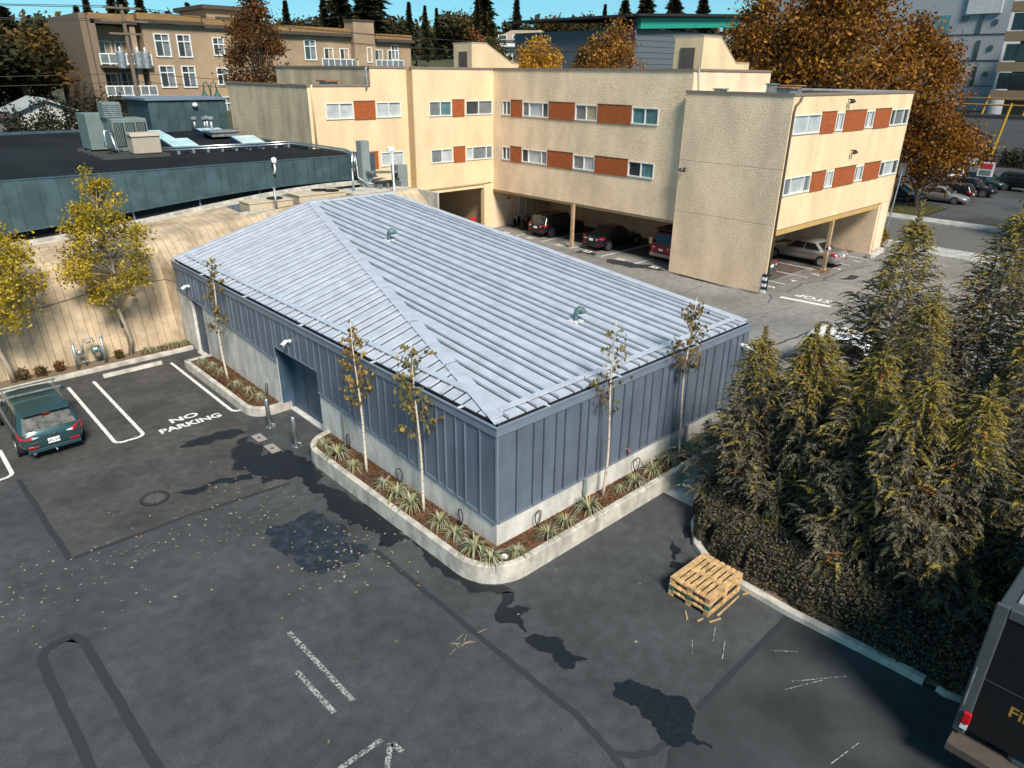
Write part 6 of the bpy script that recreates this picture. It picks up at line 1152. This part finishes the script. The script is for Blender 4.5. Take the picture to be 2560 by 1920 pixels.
# --- houses and hedge left
hs_ = thing('gable_house', 'small white house with a pale gable roof at the far left', 'house', (4.9, 63, 6)); MB().prism([(3.2, 63, 5.5), (7.4, 63, 5.5), (7.4, 63, 7.1), (5.2, 63, 8.1), (3.0, 63, 7.1)], (0, 6, 0)).build('wall', M('white_siding', (.5, .5, .48), .8), hs_); MB().prism([(2.7, 62.6, 7.05), (5.2, 62.6, 8.15), (5.2, 62.6, 8.3), (2.6, 62.6, 7.15)], (0, 6.6, 0)).prism([(5.2, 62.6, 8.15), (7.8, 62.6, 7.05), (7.9, 62.6, 7.15), (5.2, 62.6, 8.3)], (0, 6.6, 0)).build('roof', M('pale_roof', (.32, .34, .34), .8), hs_)
hs_ = thing('low_house', 'low grey flat-fronted outbuilding at the left edge', 'house', (-3, 56, 5)); B(-9, 55, 4.4, 1.6, 60, 7.2).build('wall', M('grey_siding', (.26, .25, .25), .8, var=.1, scale=2, stretch=(1, 1, 8)), hs_); MB().prism([(-9.4, 54.6, 7.2), (1.9, 54.6, 7.2), (-3.5, 54.6, 8.4)], (0, 6, 0)).build('roof', M('brown_roof', (.10, .075, .06), .9), hs_)
for k, (x, y) in enumerate(((1.0, 52.5), (2.8, 52.3), (4.6, 52.1), (6.2, 52.0), (7.6, 51.9))): shrub(x, y, terrain_h(x, y), 1.2, 8.35+.35*(k % 2)-terrain_h(x, y)-(.5 if k < 2 else 0), 5200, 90+k, f'dark hedge shrub behind the dark roof edge, {ordinal(k)} from the left', ((.03, .03, .016), (.05, .04, .02), (.02, .02, .012)), 'hedge_shrub', .19, 'hedge shrubs behind the dark roof')
# --- utility pole, wires, street lamp
z = terrain_h(9.4, 52); up_ = thing('utility_pole', 'wooden utility pole with transformers in front of the condominium', 'utility pole', (9.4, 52, z)); pz = 14.9
MB().path([(9.4, 52, z), (9.4, 52, pz)], [.19, .13], 10).build('pole', bark, up_)
for zz, l in ((pz-.3, 1.3), (pz-1.15, 1.6), (pz-2.0, 1.2)): B(9.4-l, 51.82, zz, 9.4+l, 51.94, zz+.13).build('crossarm', bark, up_)
for dx in (-.75, .45, 1.0): tr_ = MB().lathe([(.26, 10.6), (.30, 10.65), (.30, 11.7), (.22, 11.8)], 14, (9.4+dx, 51.7, 0)).build('transformer', galv, up_); MB().lathe([(.05, 11.8), (.08, 11.95), (.03, 12.1)], 8, (9.4+dx, 51.7, 0)).build('bushing', white_plastic, tr_)
for k, (zz, dx) in enumerate(((pz-.15, -1.1), (pz-.15, 1.1), (pz-1.0, -1.4), (pz-1.0, 1.4), (pz-4.6, 0), (pz-5.2, .1))):
    y = 51.88
    def cat(xa, za, xb, zb_, yb, n=10): return [(xa+(xb-xa)*i/n, y+(yb-y)*i/n, za+(zb_-za)*i/n-1.1*4*(i/n)*(1-i/n)*.6) for i in range(n+1)]
    P = cat(9.4+dx, zz, -40+dx, zz+.4, 56)[::-1]+cat(9.4+dx, zz, 58+dx, zz-1.0, 50)[1:]
    tag(MB().path(P, .022, 5).build('power_line', black_rubber, org=(9.4, 52, zz)), 'thin black overhead wire at the utility pole, '+['left of the pair on the top arm', 'right of the pair on the top arm', 'left of the pair on the middle arm', 'right of the pair on the middle arm', 'upper of the two low cables', 'lower of the two low cables'][k], 'wire', 'overhead wires')
gl = M('lamp_green', (.02, .10, .07), .5); ls = thing('street_lamp', 'green twin-arm street lamp in front of the condominium', 'street lamp', (16.2, 55, terrain_h(16.2, 55)))
MB().path([(16.2, 55, terrain_h(16.2, 55)), (16.2, 55, 8.9)], [.11, .07], 10).build('post', gl, ls)
for s_ in (-1, 1):
    a = MB().path([(16.2, 55, 8.5), (16.2+s_*.1, 55, 9.4), (16.2+s_*.3, 55, 9.65), (16.2+s_*.5, 55, 9.5), (16.2+s_*.55, 55, 9.0)], .045, 8).build('arm', gl, ls, smooth=True); MB().lathe([(.08, 9.0), (.12, 8.8), (.34, 8.45), (.34, 8.4)], 14, (16.2+s_*.55, 55, 0)).build('lamp_shade', gl, a); MB().lathe([(.2, 8.4), (.18, 8.2), (.05, 8.12)], 12, (16.2+s_*.55, 55, 0)).build('globe', lamp_clear, a)
# --- hillside houses
def house(x, y, w, d, h, label, rz=.75, roofc=(.28, .24, .21), wallc=(.62, .62, .60), floors=2):
    z = terrain_h(x, y)-.5; t = thing('hillside_house', label, 'house', (x, y, z), rz-math.pi/2, 'houses on the hillside', local=True); B(-w/2, -d/2, 0, w/2, d/2, h).build('wall', M('house_wall', wallc, .8, var=.05), t)
    MB().add([(-w/2-.5, -d/2-.5, h), (w/2+.5, -d/2-.5, h), (w/2+.5, d/2+.5, h), (-w/2-.5, d/2+.5, h), (-w/4, 0, h+w*.16), (w/4, 0, h+w*.16)], [(0, 1, 5, 4), (1, 2, 5), (2, 3, 4, 5), (3, 0, 4), (3, 2, 1, 0)]).build('roof', M('house_roof', roofc, .9, var=.15), t)
    for f in range(floors):
        for i in range(4):
            wn = B(-w/2+w*(.07+i*.235), -d/2-.06, .8+f*2.9, -w/2+w*(.07+i*.235)+w*.15, -d/2, 2.3+f*2.9).build('window', M('house_frame', (.7, .7, .7), .6), t); B(-w/2+w*(.085+i*.235), -d/2-.08, .9+f*2.9, -w/2+w*(.085+i*.235)+w*.12, -d/2-.06, 2.2+f*2.9).build('pane', glass_dark, wn)
        if floors > 1 and f == 1: B(-w/2, -d/2-1.2, 2.85, w/2, -d/2, 3.0).build('deck', M('deck_grey', (.4, .4, .4), .8), t)
house(108.5, 112, 13, 8, 4.2, 'white hillside house with a tan hipped roof, highest above the yellow tree', .7, (.33, .25, .19))
house(87.5, 77.5, 9, 7, 5.8, 'grey hillside house with a white deck right of the yellow tree', .75, (.20, .20, .21), (.42, .46, .48))
house(96, 82, 9, 7, 4.6, 'pale hillside house with low roof behind the white-decked house', .75, (.35, .31, .27), (.5, .46, .38))
house(86.5, 92.5, 9, 7, 3.2, 'small white hillside house left of the yellow tree', .75, (.3, .32, .33), floors=1)
house(75, 98, 7, 6, 3.2, 'tiny pale house between the dark skyline trees', .85, (.3, .27, .24), floors=1)
# --- grey building with a green metal eave
gb = thing('green_roof_building', 'dark grey panelled building with a bright green metal eave', 'building', (90, 62, 3)); gw = M('grey_cladding', (.105, .125, .145), .7, var=.08)
B(79.9, 60.1, 0, 112, 85, 16.6).build('wall', gw, gb)
for i in range(11): B(79.9, 60, 8.1+i*.78, 103.2, 60.12, 8.82+i*.78).build('cladding_board', gw, gb)
B(103.2, 59.9, 3, 109.5, 60.2, 16.5).build('glazed_bay', M('bay_frame', (.35, .38, .38), .6), gb)
for i in range(5): B(103.6+i*1.15, 59.85, 9, 104.5+i*1.15, 59.92, 16.2).build('bay_pane', glass_teal, gb)
gr_ = M('green_eave', (.02, .30, .215), .5, .1, var=.1)
for i in range(34): B(80.2+i*.9, 59.2, 16.55+i*.045, 81.07+i*.9, 60.2, 17.95+i*.045).build('eave_panel', gr_, gb)
MB().prism([(78.5, 58.4, 18.0), (112, 58.4, 19.6), (112, 58.4, 20.0), (78.5, 58.4, 18.35)], (0, 27, 0)).build('roof', gutter_dark, gb); B(79.6, 59.8, 3, 79.9, 60.1, 17.9).build('downpipe', M('purple_pipe', (.06, .02, .05), .6), gb)
# --- modern grey and tan buildings at the right
mg = thing('modern_block', 'pale grey modern block with slit windows behind the maples', 'building', (125, 33, 0)); mgw = M('pale_panel', (.34, .35, .37), .7, var=.05)
B(120, 24.2, 0, 150, 62, 24).build('wall', mgw, mg); B(119.6, 25.5, 19.2, 150, 30, 24).build('white_box', M('white_panel', (.5, .5, .5), .7), mg)
for z in (6, 9.5, 13, 16.5): B(119.9, 24.2, z, 120, 40, z+.06).build('panel_joint', gutter_dark, mg)
for i, (y, z0, h, w) in enumerate(((27.6, 16.6, 2.6, .5), (27.2, 13.1, 2.6, .5), (26.8, 9.6, 2.6, .5), (29.6, 18.4, .6, .9), (29.4, 14.8, .6, .9), (25.6, 17.8, .6, .6), (25.4, 14.4, .6, .6), (25.2, 10.9, .6, .6), (32, 16.8, 2.4, 2.2), (35.2, 17.2, 2.4, 2.2), (32, 13.3, 2.4, 2.2))): w = B(119.86, y, z0, 119.96, y+w, z0+h).build('window', glass_dark if i < 8 else glass_teal, mg)
tn_ = thing('tan_block', 'tan brick block with banded balconies at the right edge', 'building', (112, 12, 0)); tnw = M('tan_brick', (.24, .165, .105), .9, var=.12, scale=3, stretch=(1, 1, 5))
B(107.5, -12, 0, 119, 19.0, 19).build('wall', tnw, tn_)
for z in (8.0, 11.4, 15.0, 18.4): B(106.2, 10, z, 107.6, 20.6, z+1.15).build('balcony_band', tnw, tn_)
for z in (9.3, 12.7, 16.3): 
    w = B(107.3, 11, z, 107.46, 20.4, z+2.0).build('window_band', glass_dark, tn_)
    for y in (12, 14.5, 17, 19): B(107.2, y, z, 107.3, y+.12, z+2).build('mullion', M('mull_green', (.05, .12, .11), .5), w)
rw_ = thing('retaining_wall', 'long grey block retaining wall beyond the far car park', 'wall', (104.5, 10, 0)); rwm = M('block_wall', (.15, .145, .145), .9, var=.15, scale=2, stretch=(1, .5, 4), bump=.5, bscale=4)
B(104.2, -40, 0, 105.2, 26, 6.0).build('wall', rwm, rw_); B(104.1, -40, 6.0, 105.3, 26, 6.25).build('coping', cfa, rw_)
ye = M('yellow_pipe', (.50, .28, .03), .6); yr_ = thing('yellow_railing', 'yellow tube railing on top of the retaining wall', 'railing', (104.6, 12, 6.2))
for y in (20.5, 15.8, 11, 6): MB().tube((104.7, y, 6.2), (104.9, y-.3, 8.5), .14).build('post', ye, yr_)
MB().tube((104.7, 26, 8.2), (104.7, -10, 8.2), .07).tube((104.7, 26, 7.4), (104.7, -10, 7.4), .1).build('rail', M('rail_dull', (.30, .18, .06), .7), yr_)
yp = thing('sign_mast', 'yellow-topped mast with parking signs in the far car park', 'sign', (76, 10.9, 0)); MB().tube((76, 10.9, 0), (76, 10.9, 3.6), .09).build('post', gutter_dark, yp); MB().tube((76, 10.9, 3.6), (76.2, 10.4, 8.4), .12).build('mast', ye, yp)
sp = B(75.9, 10.3, 1.5, 75.95, 11.7, 2.9).build('sign_panel', white_plastic, yp); B(75.87, 10.45, 2.25, 75.9, 11.55, 2.75).build('red_print', M('sign_red', (.5, .04, .04), .6), sp); B(75.87, 10.5, 1.65, 75.9, 11.5, 2.1).build('grey_print', galv, sp)
for k, (y, l) in enumerate(((14.5, 'left of the red sign'), (8.2, 'above the black pickup-like SUV'), (18.6, 'under the maple edge'))): t = thing('bay_sign', 'small white bay sign '+l, 'sign', (84, y, 0), group='white bay signs'); MB().tube((84, y, 0), (84, y, 2.5), .05).build('post', galv, t); B(83.9, y-.5, 1.9, 83.95, y+.5, 2.5).build('plate', white_plastic, t)
t = thing('street_sign', 'grey street sign post leaning by the pavement', 'sign', (47.8, 8.8, .1)); MB().tube((45, 8.4, .1), (45.6, 8.4, 5.0), .06).build('post', galv, t); B(45.5, 8.2, 4.3, 45.56, 8.6, 5.1).build('plate', galv, t); B(45.3, 8.7, 4.0, 45.36, 9.0, 4.6).build('plate', galv, t)
for k, y in enumerate((22, 18.5, 15, 11.5, 8, 4.5)): shrub(103, y, 0, 1.7, 2.2, 500, 130+k, f'dark low bush along the retaining wall, {ordinal(k)} from the maples', DKG, 'wall_bush', .4, 'bushes along the retaining wall')
